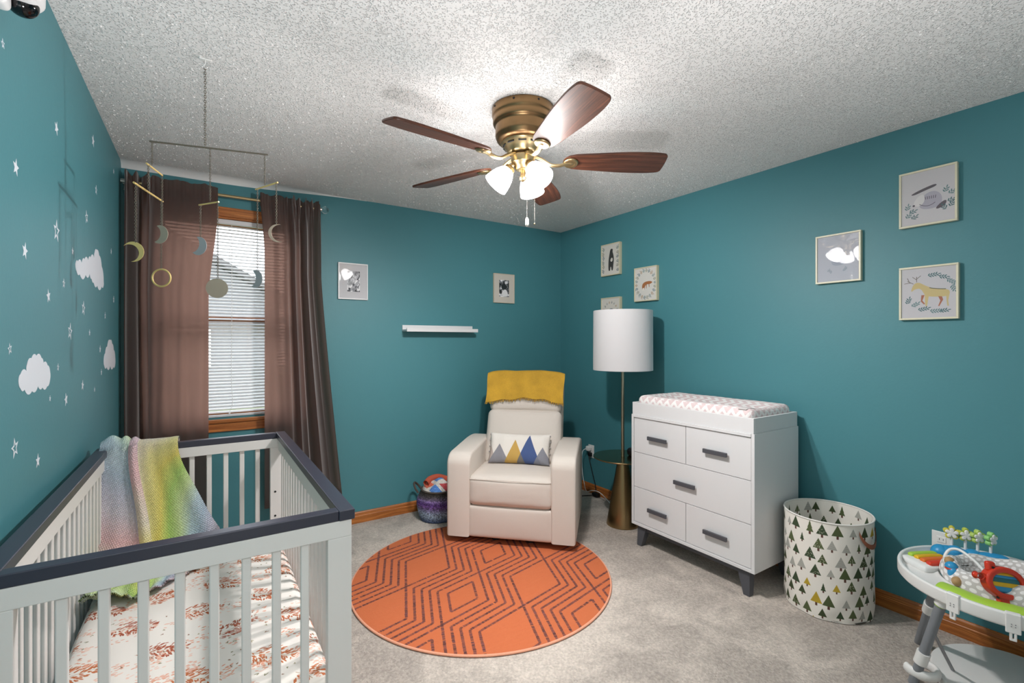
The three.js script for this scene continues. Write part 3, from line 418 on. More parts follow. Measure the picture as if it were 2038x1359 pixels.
// ---------------------------------------------------------------- round rug
{
  const R = 0.748, O = [-0.442, -0.08], Av = [0.42, 0.0765], Pv = [0.295, -0.066], Qv = [-0.107, 0.289];
  const map = canvasTex(2048, 2048, (g, w) => {
    const sc = w / (2 * R), X = (x) => (x + R) * sc, Y = (z) => (z + R) * sc;
    g.fillStyle = '#c4693f'; g.fillRect(0, 0, w, w);
    for (let i = 0; i < 9000; i++) { g.globalAlpha = rr(0.03, 0.12); g.fillStyle = ['#d27b50', '#b15635', '#cf7352', '#c0633c'][i % 4]; const x = rnd() * w, y = rnd() * w; g.fillRect(x, y, rr(10, 90), rr(2, 6)); }
    g.globalAlpha = 1; g.lineCap = 'butt';
    const seg = (a, b) => {                                   // one worn, broken line
      const n = Math.ceil(Math.hypot(b[0] - a[0], b[1] - a[1]) / 0.006);
      for (let i = 0; i < n; i++) { if (rnd() < 0.028) continue; const t0 = i / n, t1 = (i + 1.15) / n, j = rr(-0.0006, 0.0006); g.globalAlpha = rr(0.55, 0.98); g.strokeStyle = ['#5d3530', '#4e2d2e', '#75413a', '#6a3f44'][Math.floor(rnd() * 4)]; g.lineWidth = rr(0.0118, 0.0148) * sc; g.beginPath(); g.moveTo(X(mix(a[0], b[0], t0) + j), Y(mix(a[1], b[1], t0) + j)); g.lineTo(X(mix(a[0], b[0], t1) + j), Y(mix(a[1], b[1], t1) + j)); g.stroke(); }
      g.globalAlpha = 1;
    };
    const add = (a, b, k = 1) => [a[0] + b[0] * k, a[1] + b[1] * k], D = [Qv[0] - Pv[0], Qv[1] - Pv[1]], sv = [(Av[0] - Pv[0]) / 4, (Av[1] - Pv[1]) / 4];
    for (let c = -5; c <= 6; c++) for (let m = -5; m <= 5; m++) {
      const n = add(add(O, Av, c), D, m);
      if (Math.hypot(n[0], n[1]) > 1.4) continue;
      for (let k = 0; k <= 4; k++) { const q = add(n, sv, k); seg(q, add(q, Qv)); seg(q, add(q, Pv)); }
      if (((c % 2) + 2) % 2) { const nn = n, ctr = add(nn, D, 0.5), in_ = (p) => [ctr[0] + (p[0] - ctr[0]) * 0.58, ctr[1] + (p[1] - ctr[1]) * 0.58], a = in_(nn), b = in_(add(nn, Qv)), e = in_(add(nn, D)), f = in_(add(nn, Pv, -1)); seg(a, b); seg(b, e); seg(e, f); seg(f, a); }
    }
    g.strokeStyle = '#e0a083'; g.lineWidth = 0.012 * sc; g.beginPath(); g.arc(w / 2, w / 2, (R - 0.004) * sc, 0, 7); g.stroke();
  });
  const geo = lathe([[0, 0.011], [R - 0.006, 0.011], [R - 0.002, 0.0095], [R, 0.006], [R - 0.002, 0.0015], [0, 0.0015]], 128), p = geo.attributes.position, uv = geo.attributes.uv;
  for (let i = 0; i < p.count; i++) uv.setXY(i, (p.getX(i) + R) / (2 * R), 1 - (p.getZ(i) + R) / (2 * R));
  const rug = mesh('round_rug', geo, S(0xffffff, 0.95, { map, bumpMap: rep(carpetBump, 2, 2), bumpScale: 0.002 })); rug.position.set(1.789, 0, 1.192);
  tag(rug, 'round terracotta rug with dark diamond line pattern under the armchair', 'rug');
}

// ---------------------------------------------------------------- recliner
const CH = { pos: [2.097, 0, 1.006], turn: -44.7 * Math.PI / 180 };
const weave = dataTex(512, 512, (u, v) => 0.5 + 0.22 * Math.sin(u * Math.PI * 128) * Math.sin(v * Math.PI * 128) + 0.3 * (fbm(u, v, 90, 90, 2, 91) - 0.5), false);
{
  const c = thing('recliner_chair', 'cream upholstered recliner armchair standing on the round rug', 'armchair', CH.pos, CH.turn);
  const fab = S(new THREE.Color(0.66, 0.6, 0.54), 0.85, { bumpMap: rep(weave, 4, 4), bumpScale: 0.0006 });
  const A = (n, g, m = fab) => mesh(n, g, m, c);
  // arms: side profile extruded across
  const s = new THREE.Shape(); s.moveTo(-0.0, 0.055); s.lineTo(-0.0, 0.53); s.quadraticCurveTo(-0.002, 0.6, -0.085, 0.613); s.lineTo(-0.44, 0.632); s.quadraticCurveTo(-0.74, 0.64, -0.755, 0.56); s.lineTo(-0.76, 0.075); s.lineTo(-0.75, 0.055); s.closePath();
  const armG = (x) => { const g = extrude(s, 0.128, 0.017, 5, 14); g.rotateY(-Math.PI / 2); g.translate(x + 0.128, 0, 0); return planar(toCreasedNormals(g, 0.9)); };
  A('armrest', armG(-0.418)); A('armrest', armG(0.2905));
  A('seat_cushion', T(puff(0.578, 0.205, 0.6, 0.045, [0.0, 0.014, 0.012], 18, 0.004), 0.0, 0.367, -0.297));
  A('footrest_panel', T(puff(0.576, 0.212, 0.08, 0.02, [0, 0, 0.008], 14), 0.0, 0.161, -0.045));
  A('base_frame', rb(-0.27, 0.27, 0.07, 0.27, -0.72, -0.08, 0.01), black);
  const back = new THREE.Group(); // the back leans; parts are placed in its plane
  const lean = (g) => { g.rotateX(-0.36); g.translate(0.006, 0.43, -0.455); return g; };
  A('backrest', lean(T(puff(0.578, 0.43, 0.17, 0.05, [0, 0.0, 0.03], 18, 0.004), 0, 0.205, 0)));
  A('headrest', lean(T(puff(0.568, 0.285, 0.15, 0.05, [0, 0.008, 0.016], 18, 0.003), 0, 0.545, -0.004)));
  A('back_panel', lean(T(puff(0.575, 0.84, 0.09, 0.03, [0, 0, 0], 14), 0, 0.262, -0.095)));
  A('piping', merge([tube([[-0.285, 0.452, -0.26], [-0.283, 0.449, -0.03], [-0.27, 0.447, -0.004], [-0.14, 0.449, 0.0085], [0, 0.45, 0.0115], [0.14, 0.449, 0.0085], [0.27, 0.447, -0.004], [0.283, 0.449, -0.03], [0.285, 0.452, -0.26]], 0.0022, 90, 6)]));
  for (const sx of [-1, 1]) A('glider_foot', merge([T(new THREE.CylinderGeometry(0.022, 0.03, 0.06, 16), sx * 0.12, 0.042, -0.12), rb(sx * 0.12 - 0.02, sx * 0.12 + 0.02, 0.012, 0.03, -0.6, -0.1, 0.006)]), black);
  A('swivel_base', T(new THREE.CylinderGeometry(0.16, 0.24, 0.05, 40), 0, 0.045, -0.38), black);
}
{ // mustard throw over the top of the back
  const t = thing('throw_blanket', 'mustard yellow throw with frayed hem over the top of the recliner', 'blanket', CH.pos, CH.turn);
  const map = dataTex(256, 256, (u, v) => { const k = 0.9 + 0.14 * fbm(u, v, 8, 8, 3, 71) + 0.06 * (hash(Math.floor(u * 256), Math.floor(v * 64), 3) - 0.5); return [202 * k, 157 * k, 50 * k]; });
  const cloth = S(0xffffff, 0.9, { map, bumpMap: rep(weave, 2.5, 2.5), bumpScale: 0.001 });
  const th = 0.36, toWorld = (x, y, z) => { const p = V(x, y, z).applyAxisAngle(V(1, 0, 0), -th); return [p.x + 0.006, p.y + 0.43, p.z - 0.455]; };
  const zf = 0.094, zb = -0.152, yt = 0.706, fr = 0.22, bk = 0.05, ov = 0.26, tot = fr + ov + bk;
  const fn = (u, v) => {
    const hem = 0.012 * Math.sin(u * 7 + 1) + 0.006 * Math.sin(u * 23), a = v * tot, x = mix(-0.302, 0.302, u) * (1 - 0.13 * sstep(fr + ov * 0.3, fr + ov, a)) + 0.004 * Math.sin(v * 12 + u * 3), rip = 0.005 * Math.sin(u * 10 + 2) + 0.003 * Math.sin(u * 27 + v * 3); let y, z;
    if (a < fr) { y = yt - (fr - a) * (1 + hem * 4) + 0; z = zf + rip + 0.012 * (1 - a / fr); } else if (a < fr + ov) { const q = Math.PI * (a - fr) / ov; y = yt + (0.035 + 0.003 * Math.sin(u * 12)) * Math.sin(q); z = mix(zf, zb, 0.5 - 0.5 * Math.cos(q)) + rip * Math.cos(q); } else { y = yt - (a - fr - ov); z = zb - rip - 0.002; }
    const side = Math.abs(u - 0.5) * 2; y -= 0.022 * side ** 6; return toWorld(x, y, z);
  };
  mesh('cloth', sheet(fn, 60, 70, 0.008, 1, 1), cloth, t);
  const list = []; for (let i = 0; i <= 90; i++) { const u = i / 90, p = fn(u, 0), l = rr(0.008, 0.02), q = [p[0] + rr(-0.006, 0.006), p[1] - l, p[2] + rr(-0.003, 0.008)]; list.push(bar([p[0], p[1] + 0.004, p[2]], q, 0.0021, 5)); }
  mesh('fringe', merge(list), cloth, t);
}
{ // lumbar cushion
  const map = canvasTex(1024, 512, (g, w, h) => {
    g.fillStyle = '#e6e0d8'; g.fillRect(0, 0, w, h); const tri = (x, hw, y, c, al = 0.92) => { g.globalAlpha = al; g.fillStyle = c; g.beginPath(); g.moveTo(x - hw, h + 10); g.lineTo(x, y); g.lineTo(x + hw, h + 10); g.fill(); g.globalAlpha = 1; };
    tri(20, 120, 210, '#b5a8a0'); tri(180, 190, 200, '#85858d'); tri(690, 205, 30, '#3f5588'); tri(455, 175, 120, '#c29a48'); tri(690, 205, 30, '#3f5588', 0.55); tri(925, 170, 235, '#83858f');
    for (let i = 0; i < 5000; i++) { g.globalAlpha = 0.05; g.fillStyle = i % 2 ? '#fff' : '#555'; g.fillRect(rnd() * w, rnd() * h, 6, 1.5); } g.globalAlpha = 1;
  });
  const p = thing('lumbar_cushion', 'white lumbar cushion printed with grey, mustard and blue mountains', 'cushion', CH.pos, CH.turn);
  const w = 0.455, h = 0.225, prof = (u, v) => { const a = clamp(1 - Math.abs(2 * u - 1) ** 3.2), b = clamp(1 - Math.abs(2 * v - 1) ** 3); return Math.sqrt(a * b); };
  const place = (x, y, z) => { const q = V(x, y, z).applyAxisAngle(V(1, 0, 0), -0.40); return [q.x + 0.004, q.y + 0.585, q.z - 0.345]; };
  const edge = (u, v) => { const cx = 2 * u - 1, cy = 2 * v - 1; return [cx * (w / 2) * (1 - 0.045 * (1 - cy * cy)) , cy * (h / 2) * (1 - 0.07 * (1 - cx * cx))]; };
  const face = (s) => sheet((u, v) => { const [x, y] = edge(s > 0 ? u : 1 - u, v); return place(x, y, s * (0.052 * prof(u, v) + 0.0008) + 0.003 * Math.sin(u * 30) * prof(u, v) * (1 - prof(u, v)) * 4); }, 40, 26, 0);
  mesh('printed_front', face(1), S(0xffffff, 0.88, { map, bumpMap: rep(weave, 3, 2), bumpScale: 0.0006, side: THREE.DoubleSide }), p);
  mesh('cushion_back', face(-1), S(new THREE.Color(0.72, 0.69, 0.65), 0.88, { side: THREE.DoubleSide }), p);
  const tas = []; for (const s of [-1, 1]) for (let i = 0; i < 4; i++) { const q = place(s * w * 0.49, -0.03 + i * 0.042, 0.004); tas.push(T(new THREE.SphereGeometry(0.0055, 8, 6), ...q)); }
  mesh('pompom', merge(tas), S(new THREE.Color(0.35, 0.33, 0.33), 0.9), p);
}

// ---------------------------------------------------------------- woven basket with a crocheted blanket
{
  const b = thing('woven_basket', 'purple and grey rope basket on the carpet beside the recliner', 'basket', [1.945, 0, 0.225]);
  const h = 0.225, rows = 22, R = (t) => 0.132 + 0.032 * Math.sin(t * 2.6 + 0.25) - 0.012 * sstep(0.6, 1, t), prof = [];
  for (let i = 0; i <= rows * 4; i++) { const t = i / (rows * 4); prof.push([R(t) + 0.0035 * Math.abs(Math.sin(t * rows * Math.PI)), t * h + 0.001]); }
  for (let i = rows; i >= 0; i--) prof.push([R(i / rows) - 0.006, Math.max(0.008, i / rows * h)]);
  prof.unshift([0, 0.001]); prof.push([0, 0.008]);
  const bands = [[48, 62, 92], [92, 106, 134], [126, 140, 162], [150, 166, 184], [142, 154, 178], [122, 116, 152], [112, 82, 140], [84, 54, 116], [120, 100, 148], [86, 78, 92], [54, 50, 48], [44, 44, 40]];
  const map = dataTex(512, 256, (u, v) => { const t = clamp(v * 1.0), f = clamp(t * 11.2, 0, 10.999), i = Math.floor(f), k = f - i, n = hash(Math.floor(u * 170), Math.floor(t * 44), 8), j = 0.62 + 0.75 * n; return [0, 1, 2].map((c) => mix(bands[i][c], bands[i + 1][c], k) * j); });
  const g = lathe(prof, 80), pp = g.attributes.position, uv = g.attributes.uv; for (let i = 0; i < pp.count; i++) { uv.setY(i, clamp(pp.getY(i) / h * 0.97 + 0.01)); const k = 1 + 0.02 * Math.sin(Math.atan2(pp.getZ(i), pp.getX(i)) * 3 + pp.getY(i) * 20); pp.setX(i, pp.getX(i) * k); pp.setZ(i, pp.getZ(i) * k); } g.computeVertexNormals();
  mesh('basket_wall', g, S(0xffffff, 0.95, { map }), b);
  const rope = S(new THREE.Color(0.075, 0.06, 0.05), 0.9);
  for (const a of [-2.56, 0.58]) { const d = V(Math.cos(a), 0, Math.sin(a)), sd = V(-Math.sin(a), 0, Math.cos(a)), pt = (o, y, s) => { const q = d.clone().multiplyScalar(o).addScaledVector(sd, s); return [q.x, y, q.z]; }; mesh('handle', tube([pt(0.148, 0.205, -0.055), pt(0.17, 0.235, -0.05), pt(0.188, 0.262, -0.015), pt(0.188, 0.262, 0.02), pt(0.17, 0.235, 0.05), pt(0.148, 0.205, 0.055)], 0.0085, 40, 8), rope, b); }
  mesh('rim', T(new THREE.TorusGeometry(R(1) + 0.002, 0.008, 8, 60).rotateX(Math.PI / 2), 0, h, 0), rope, b);
}
{
  const map = canvasTex(512, 512, (g, w) => {
    g.fillStyle = '#e7dfd6'; g.fillRect(0, 0, w, w); const cs = ['#4f86d6', '#c8454a', '#1f6f74', '#e2674a', '#5b8fd8', '#d6524c', '#2d7b7d', '#e77b58', '#3f74c4'];
    for (let j = 0; j < 3; j++) for (let i = 0; i < 3; i++) { g.fillStyle = cs[(j * 3 + i) % 9]; g.fillRect(i * w / 3 + 26, j * w / 3 + 26, w / 3 - 52, w / 3 - 52); }
    for (let i = 0; i < 9000; i++) { g.globalAlpha = 0.16; g.fillStyle = i % 2 ? '#fff' : '#222'; g.beginPath(); g.arc(rnd() * w, rnd() * w, 3, 0, 7); g.fill(); } g.globalAlpha = 1;
  });
  const fn = (u, v) => { const a = u * Math.PI * 2, r = 0.128 * Math.sqrt(v) , x = Math.cos(a) * r, z = Math.sin(a) * r; return [1.945 + x, 0.212 + 0.075 * (1 - v) ** 0.7 + 0.022 * Math.sin(x * 40 + 1) * Math.cos(z * 36) * (1 - v * v) + 0.02 * sstep(-0.05, -0.1, z) , 0.225 + z]; };
  const g = sheet(fn, 48, 16, 0), p = g.attributes.position, uv = g.attributes.uv; for (let i = 0; i < p.count; i++) uv.setXY(i, (p.getX(i) - 1.945) * 3.2 + (p.getY(i) - 0.2) * 2 + 0.3, (p.getZ(i) - 0.225) * 3.2 + 0.55);
  const c = thing('crochet_blanket', 'multicoloured crochet blanket bundled in the rope basket', 'blanket');
  mesh('bundle', g, S(0xffffff, 0.95, { map, side: THREE.DoubleSide, bumpMap: rep(weave, 0.6, 0.6), bumpScale: 0.004 }), c);
  mesh('rolled_fold', tube([[1.85, 0.27, 0.2], [1.9, 0.287, 0.165], [1.97, 0.292, 0.16], [2.03, 0.275, 0.2]], 0.024, 30, 12), S(0xd8654a, 0.95, { bumpMap: rep(weave, 1, 0.6), bumpScale: 0.004 }), c);
}

// ---------------------------------------------------------------- floor lamp with table
{
  const l = thing('floor_lamp', 'brass cone floor lamp with round table and white drum shade', 'floor lamp', [3.04, 0, 1.115]);
  mesh('cone_base', lathe([[0, 0.001], [0.118, 0.001], [0.12, 0.004], [0.0375, 0.485], [0.034, 0.498], [0, 0.498]], 64), PH(new THREE.Color(0.4, 0.28, 0.14), 0.3, { metalness: 1, anisotropy: 0.6 }), l);
  mesh('table_top', lathe([[0, 0.497], [0.212, 0.497], [0.218, 0.5], [0.218, 0.507], [0.215, 0.509], [0, 0.509]], 72), S(new THREE.Color(0.4, 0.29, 0.15), 0.22, { metalness: 1 }), l);
  mesh('pole', lathe([[0, 0.505], [0.0125, 0.505], [0.0125, 1.5], [0, 1.5]], 24), S(new THREE.Color(0.46, 0.4, 0.3), 0.28, { metalness: 1 }), l);
  const shade = PH(new THREE.Color(0.83, 0.82, 0.83), 0.9, { transmission: 0.25, thickness: 0, side: THREE.DoubleSide });
  mesh('lamp_shade', lathe([[0.2185, 1.155], [0.2195, 1.157], [0.2175, 1.597], [0.2165, 1.599], [0.2155, 1.597], [0.2175, 1.157], [0.2185, 1.155]], 72), shade, l);
  mesh('shade_frame', merge([...[0, 1, 2].map((i) => { const a = i * 2.094; return bar([0, 1.5, 0], [0.2155 * Math.cos(a), 1.57, 0.2155 * Math.sin(a)], 0.002, 6); }), T(new THREE.TorusGeometry(0.2155, 0.002, 6, 60).rotateX(Math.PI / 2), 0, 1.57, 0), cyl(0.014, 0.014, 0.06, 0, 1.44, 0)]), steel, l);
  mesh('bulb', T(lathe([[0, 0.06], [0.018, 0.052], [0.028, 0.03], [0.024, 0.006], [0.013, -0.02], [0.013, -0.04], [0, -0.04]], 20), 0, 1.53, 0), plasticWhite, l);
  const sp = thing('table_speaker', 'small black rounded device on the brass lamp table', 'speaker', [3.115, 0.5095, 1.145]);
  mesh('body', T(puff(0.07, 0.055, 0.07, 0.02, [0.003, 0.003, 0.003], 10), 0, 0.0285, 0), black, sp); mesh('top_ring', T(new THREE.TorusGeometry(0.02, 0.002, 8, 30).rotateX(Math.PI / 2), 0, 0.0565, 0), charcoal, sp);
}
// ---------------------------------------------------------------- outlets, plugs and cords
function outlet(z, y, label) {
  const o = thing('wall_outlet', label, 'outlet', [W, y, z]);
  mesh('cover_plate', rb(-0.006, -0.0003, -0.058, 0.058, -0.036, 0.036, 0.0025), plasticWhite, o);
  for (const s of [-1, 1]) { const r = mesh('receptacle', rb(-0.0085, -0.005, s * 0.021 - 0.014, s * 0.021 + 0.014, -0.017, 0.017, 0.003), plasticWhite, o); mesh('slot', merge([rb(-0.0092, -0.0075, s * 0.021 - 0.002, s * 0.021 + 0.006, -0.008, -0.006, 0.0004), rb(-0.0092, -0.0075, s * 0.021 - 0.002, s * 0.021 + 0.006, 0.006, 0.008, 0.0004)]), black, r); }
  return o;
}
outlet(0.44, 0.375, 'white wall outlet with two plugs beside the recliner');
outlet(2.86, 0.405, 'white wall outlet behind the activity centre');
{
  const a = thing('power_cord', 'white power cord with plug running from outlet to the floor lamp', 'cord');
  mesh('plug', T(puff(0.04, 0.045, 0.042, 0.012, [0, 0, 0], 8), W - 0.03, 0.402, 0.43), plasticWhite, a);
  mesh('cable', tube([[W - 0.05, 0.402, 0.425], [W - 0.075, 0.385, 0.41], [W - 0.08, 0.25, 0.4], [W - 0.07, 0.09, 0.42], [W - 0.075, 0.03, 0.455], [W - 0.08, 0.055, 0.53], [W - 0.1, 0.075, 0.64], [W - 0.12, 0.04, 0.77], [W - 0.15, 0.006, 0.87], [W - 0.22, 0.004, 1.0]], 0.0032, 90, 8), plasticWhite, a);
  const b = thing('power_cord', 'black power cord with adapter dropping from the outlet to carpet', 'cord');
  mesh('plug', T(puff(0.032, 0.038, 0.036, 0.01, [0, 0, 0], 8), W - 0.027, 0.352, 0.448), black, b);
  mesh('cable', tube([[W - 0.042, 0.34, 0.448], [W - 0.05, 0.3, 0.47], [W - 0.045, 0.2, 0.5], [W - 0.04, 0.1, 0.53], [W - 0.045, 0.045, 0.545]], 0.0038, 50, 8), black, b);
  mesh('adapter', T(puff(0.045, 0.036, 0.07, 0.01, [0, 0, 0], 8), W - 0.05, 0.02, 0.55), black, b);
  mesh('floor_cable', tube([[W - 0.07, 0.012, 0.53], [W - 0.13, 0.006, 0.48], [W - 0.2, 0.005, 0.46], [W - 0.32, 0.005, 0.42], [W - 0.5, 0.005, 0.4]], 0.0045, 50, 8), black, b);
}

// ---------------------------------------------------------------- dresser with changing tray
{
  const d = thing('dresser', 'white five drawer dresser with charcoal handles, legs and changing tray', 'dresser', [2.84, 0, 1.385]);   // local: x depth, z along the wall
  const A = (n, g, m = white, p = d) => mesh(n, g, m, p), D = 0.46, Z = 0.853, y0 = 0.138, y1 = 0.878, t = 0.018;
  A('side_panel', rb(0, D, y0, y1, 0, t, 0.0015)); A('side_panel', rb(0, D, y0, y1, Z - t, Z, 0.0015)); A('top_panel', rb(-0.004, D, y1 - t, y1, t, Z - t, 0.0015)); A('bottom_panel', rb(0, D, y0, y0 + t, t, Z - t, 0.0015)); A('back_panel', rb(D - 0.01, D, y0 + t, y1 - t, t, Z - t, 0.001));
  const inner0 = t + 0.003, inner1 = Z - t - 0.003, rows = [[0.628, 0.857], [0.394, 0.625], [0.159, 0.391]], mid = Z / 2;
  const drawer = (za, zb, ya, yb) => {
    const f = A('drawer', rb(0.004, 0.022, ya, yb, za, zb, 0.0015)); const zc = (za + zb) / 2, yc = (ya + yb) / 2 - 0.003;
    mesh('drawer_box', rb(0.022, D - 0.03, ya + 0.02, yb - 0.04, za + 0.012, zb - 0.012, 0.002), white, f);
    mesh('handle', merge([rb(-0.021, -0.008, yc - 0.012, yc + 0.012, zc - 0.074, zc + 0.074, 0.002), rb(-0.01, 0.005, yc - 0.008, yc + 0.006, zc - 0.06, zc - 0.035, 0.001), rb(-0.01, 0.005, yc - 0.008, yc + 0.006, zc + 0.035, zc + 0.06, 0.001)]), charcoal, f);
  };
  for (const [i, [ya, yb]] of rows.entries()) if (i === 1) drawer(inner0, inner1, ya, yb); else { drawer(inner0, mid - 0.0015, ya, yb); drawer(mid + 0.0015, inner1, ya, yb); }
  // legs: tapered and splayed, on a base rail
  A('base_rail', merge([rb(0.03, 0.05, y0 - 0.035, y0, 0.06, Z - 0.06, 0.002), rb(D - 0.05, D - 0.03, y0 - 0.035, y0, 0.06, Z - 0.06, 0.002)]), charcoal);
  for (const [x, sx] of [[0.045, -1], [D - 0.045, 1]]) for (const [z, sz] of [[0.075, -1], [Z - 0.075, 1]]) {
    const g = new THREE.BoxGeometry(0.05, 0.138, 0.072, 1, 1, 1), p = g.attributes.position; for (let i = 0; i < p.count; i++) if (p.getY(i) < 0) p.setXYZ(i, p.getX(i) * 0.75 + sx * 0.012, p.getY(i), p.getZ(i) * 0.48 + sz * 0.022); g.computeVertexNormals(); A('leg', T(g, x, 0.0695, z), charcoal);
  }
  const w = 0.015, ty = 0.96; // tray frame on top
  A('tray_side', rb(0.003, 0.003 + w, y1, ty, 0.006, Z - 0.006, 0.002)); A('tray_side', rb(D - w, D, y1, ty, 0.006, Z - 0.006, 0.002)); A('tray_end', rb(0.003 + w, D - w, y1, ty, 0.006, 0.006 + w, 0.002)); A('tray_end', rb(0.003 + w, D - w, y1, ty, Z - 0.006 - w, Z - 0.006, 0.002));
}
{ // contoured changing pad with chevron cover
  const map = dataTex(256, 256, (u, v) => { const q = v * 4 + Math.abs(((u * 4) % 1) - 0.5) * 1.3, k = ((q % 1) + 1) % 1, n = 0.96 + 0.08 * hash(Math.floor(u * 256), Math.floor(v * 256), 4), c = sstep(0.42, 0.47, k) - sstep(0.93, 0.98, k); return [mix(238, 218, c) * n, mix(234, 198, c) * n, mix(232, 198, c) * n]; });
  const x0 = 2.863, x1 = 3.28, z0 = 1.412, z1 = 2.21, yb = 0.8795;
  const g = puff(x1 - x0, 0.126, z1 - z0, 0.034, [0, 0, 0], 28), p = g.attributes.position;
  for (let i = 0; i < p.count; i++) if (p.getY(i) > 0) { const s = Math.abs(p.getX(i)) / ((x1 - x0) / 2), e = Math.abs(p.getZ(i)) / ((z1 - z0) / 2); p.setY(i, p.getY(i) - 0.034 * (1 - sstep(0.15, 0.85, s)) * (1 - sstep(0.72, 0.98, e)) - 0.006 * Math.sin(p.getZ(i) * 22) * (1 - s)); }
  g.computeVertexNormals(); const m = mergeVertices(g, 1e-5); m.translate((x0 + x1) / 2, yb + 0.063, (z0 + z1) / 2);
  const pad = thing('changing_pad', 'changing pad in blush chevron cover lying in the dresser tray', 'changing pad');
  mesh('cover', planar((() => { const k = m.toNonIndexed(); k.computeVertexNormals(); return toCreasedNormals(k, 1.2); })()), S(0xffffff, 0.9, { map: rep(map, 4.6, 4.6) }), pad);
  mesh('safety_strap', sheet((u, v) => { const x = mix(2.868, 2.95, u); return [x, 0.998 - 0.01 * u + 0.012 * Math.sin(u * 3), mix(2.13, 2.175, v) + 0.02 * u]; }, 12, 4, 0.004), S(new THREE.Color(0.62, 0.58, 0.57), 0.8), pad);
}

// ---------------------------------------------------------------- laundry hamper
{
  const map = canvasTex(2048, 1024, (g, w, h) => {
    g.fillStyle = '#ece7de'; g.fillRect(0, 0, w, h);
    const wrap = (x, fn) => { for (const d of [-w, 0, w]) { g.save(); g.translate(x + d, 0); fn(); g.restore(); } };
    const cols = ['#3f4a2c', '#4a5632', '#3a4a30', '#55603c', '#8d8f88', '#a39a3a', '#46533a'];
    const rows = 7.2, per = 20;
    for (let j = 0; j < 8; j++) for (let i = 0; i < per; i++) {
      const x = (i + 0.5 * (j % 2) + rr(-0.2, 0.2)) * w / per, y = (j + 0.62 + rr(-0.18, 0.18)) * h / rows, s = rr(0.72, 1.15), W2 = 38 * s, H2 = 104 * s, k = rnd(), kind = k < 0.42 ? 0 : k < 0.62 ? 1 : k < 0.78 ? 2 : k < 0.93 ? 3 : 4, c = kind === 3 ? '#9a9a94' : kind === 4 ? '#b79b2c' : cols[Math.floor(rnd() * 4)], dots = []; for (let q = 0; q < 22; q++) dots.push([rr(-0.7, 0.7), rnd()]);
      wrap(x, () => {
        g.translate(0, y); g.fillStyle = '#5b3a30'; g.fillRect(-7 * s, H2 * 0.42, 14 * s, H2 * 0.3); g.fillStyle = c; g.beginPath();
        if (kind === 2) { g.moveTo(0, -H2 * 0.55); for (let q = 1; q <= 3; q++) { g.lineTo(W2 * 0.25 * q * 0.85, -H2 * 0.55 + H2 * 0.34 * q); g.lineTo(W2 * 0.16 * q, -H2 * 0.55 + H2 * 0.34 * q); } g.lineTo(0, H2 * 0.46); for (let q = 3; q >= 1; q--) { g.lineTo(-W2 * 0.16 * q, -H2 * 0.55 + H2 * 0.34 * q); g.lineTo(-W2 * 0.25 * q * 0.85, -H2 * 0.55 + H2 * 0.34 * q); } }
        else { g.moveTo(0, -H2 * 0.55); g.lineTo(W2, H2 * 0.45); g.lineTo(-W2, H2 * 0.45); }
        g.fill(); g.save(); g.clip(); g.fillStyle = g.strokeStyle = '#d9d4c4';
        if (kind === 1) dots.forEach(([a, b]) => { g.beginPath(); g.arc(a * W2, (b - 0.5) * H2, 2.6, 0, 7); g.fill(); });
        if (kind === 3) { g.lineWidth = 2.2; for (let q = 0; q < 9; q++) { g.beginPath(); g.moveTo(-W2, (q / 9 - 0.5) * H2); g.lineTo(W2, (q / 9 - 0.47) * H2); g.stroke(); } }
        g.restore();
      });
    }
  });
  const hm = thing('laundry_hamper', 'round canvas laundry hamper printed with pine trees beside the dresser', 'hamper', [3.14, 0, 2.458]);
  const r0 = 0.195, hh = 0.478, fn = (rad) => (u, v) => { const a = -u * Math.PI * 2, y = v * hh + 0.003, cr = sstep(0.34, 0, v), k = rad * (1 + 0.012 * Math.sin(a * 2 + 1) + 0.012 * cr * Math.sin(a * 9 + v * 14) + 0.006 * Math.sin(a * 5 + v * 9) * (1 - v) - 0.018 * sstep(0.12, 0, v)); return [Math.cos(a) * k, y, Math.sin(a) * k]; };
  mesh('canvas_wall', sheet(fn(r0), 120, 40, 0.0035), S(0xffffff, 0.85, { map }), hm);
  mesh('base', T(new THREE.CylinderGeometry(r0 * 0.985, r0 * 0.975, 0.006, 72), 0, 0.006, 0), S(new THREE.Color(0.12, 0.12, 0.1), 0.9), hm);
  { const pts = []; for (let i = 0; i < 60; i++) { const p = fn(r0 + 0.001)(i / 60, 1); pts.push(p); } mesh('rim_hoop', tube(pts, 0.0042, 160, 8, true), S(new THREE.Color(0.76, 0.73, 0.69), 0.8), hm); }
  const leather = S(new THREE.Color(0.27, 0.09, 0.045), 0.5);
  for (const a0 of [1.75, 1.75 + Math.PI]) { const strap = (u, v) => { const t = u * 2 - 1, a = a0 + t * 0.34 * (1 - 0.1 * Math.abs(t)), r = r0 + 0.0065 + 0.015 * (1 - t * t), y = hh - 0.022 - 0.065 * (1 - t * t) ** 0.8; return [Math.cos(a) * r, y - v * 0.022, Math.sin(a) * r]; }; mesh('handle', sheet(strap, 30, 2, 0.0035), leather, hm); }
}

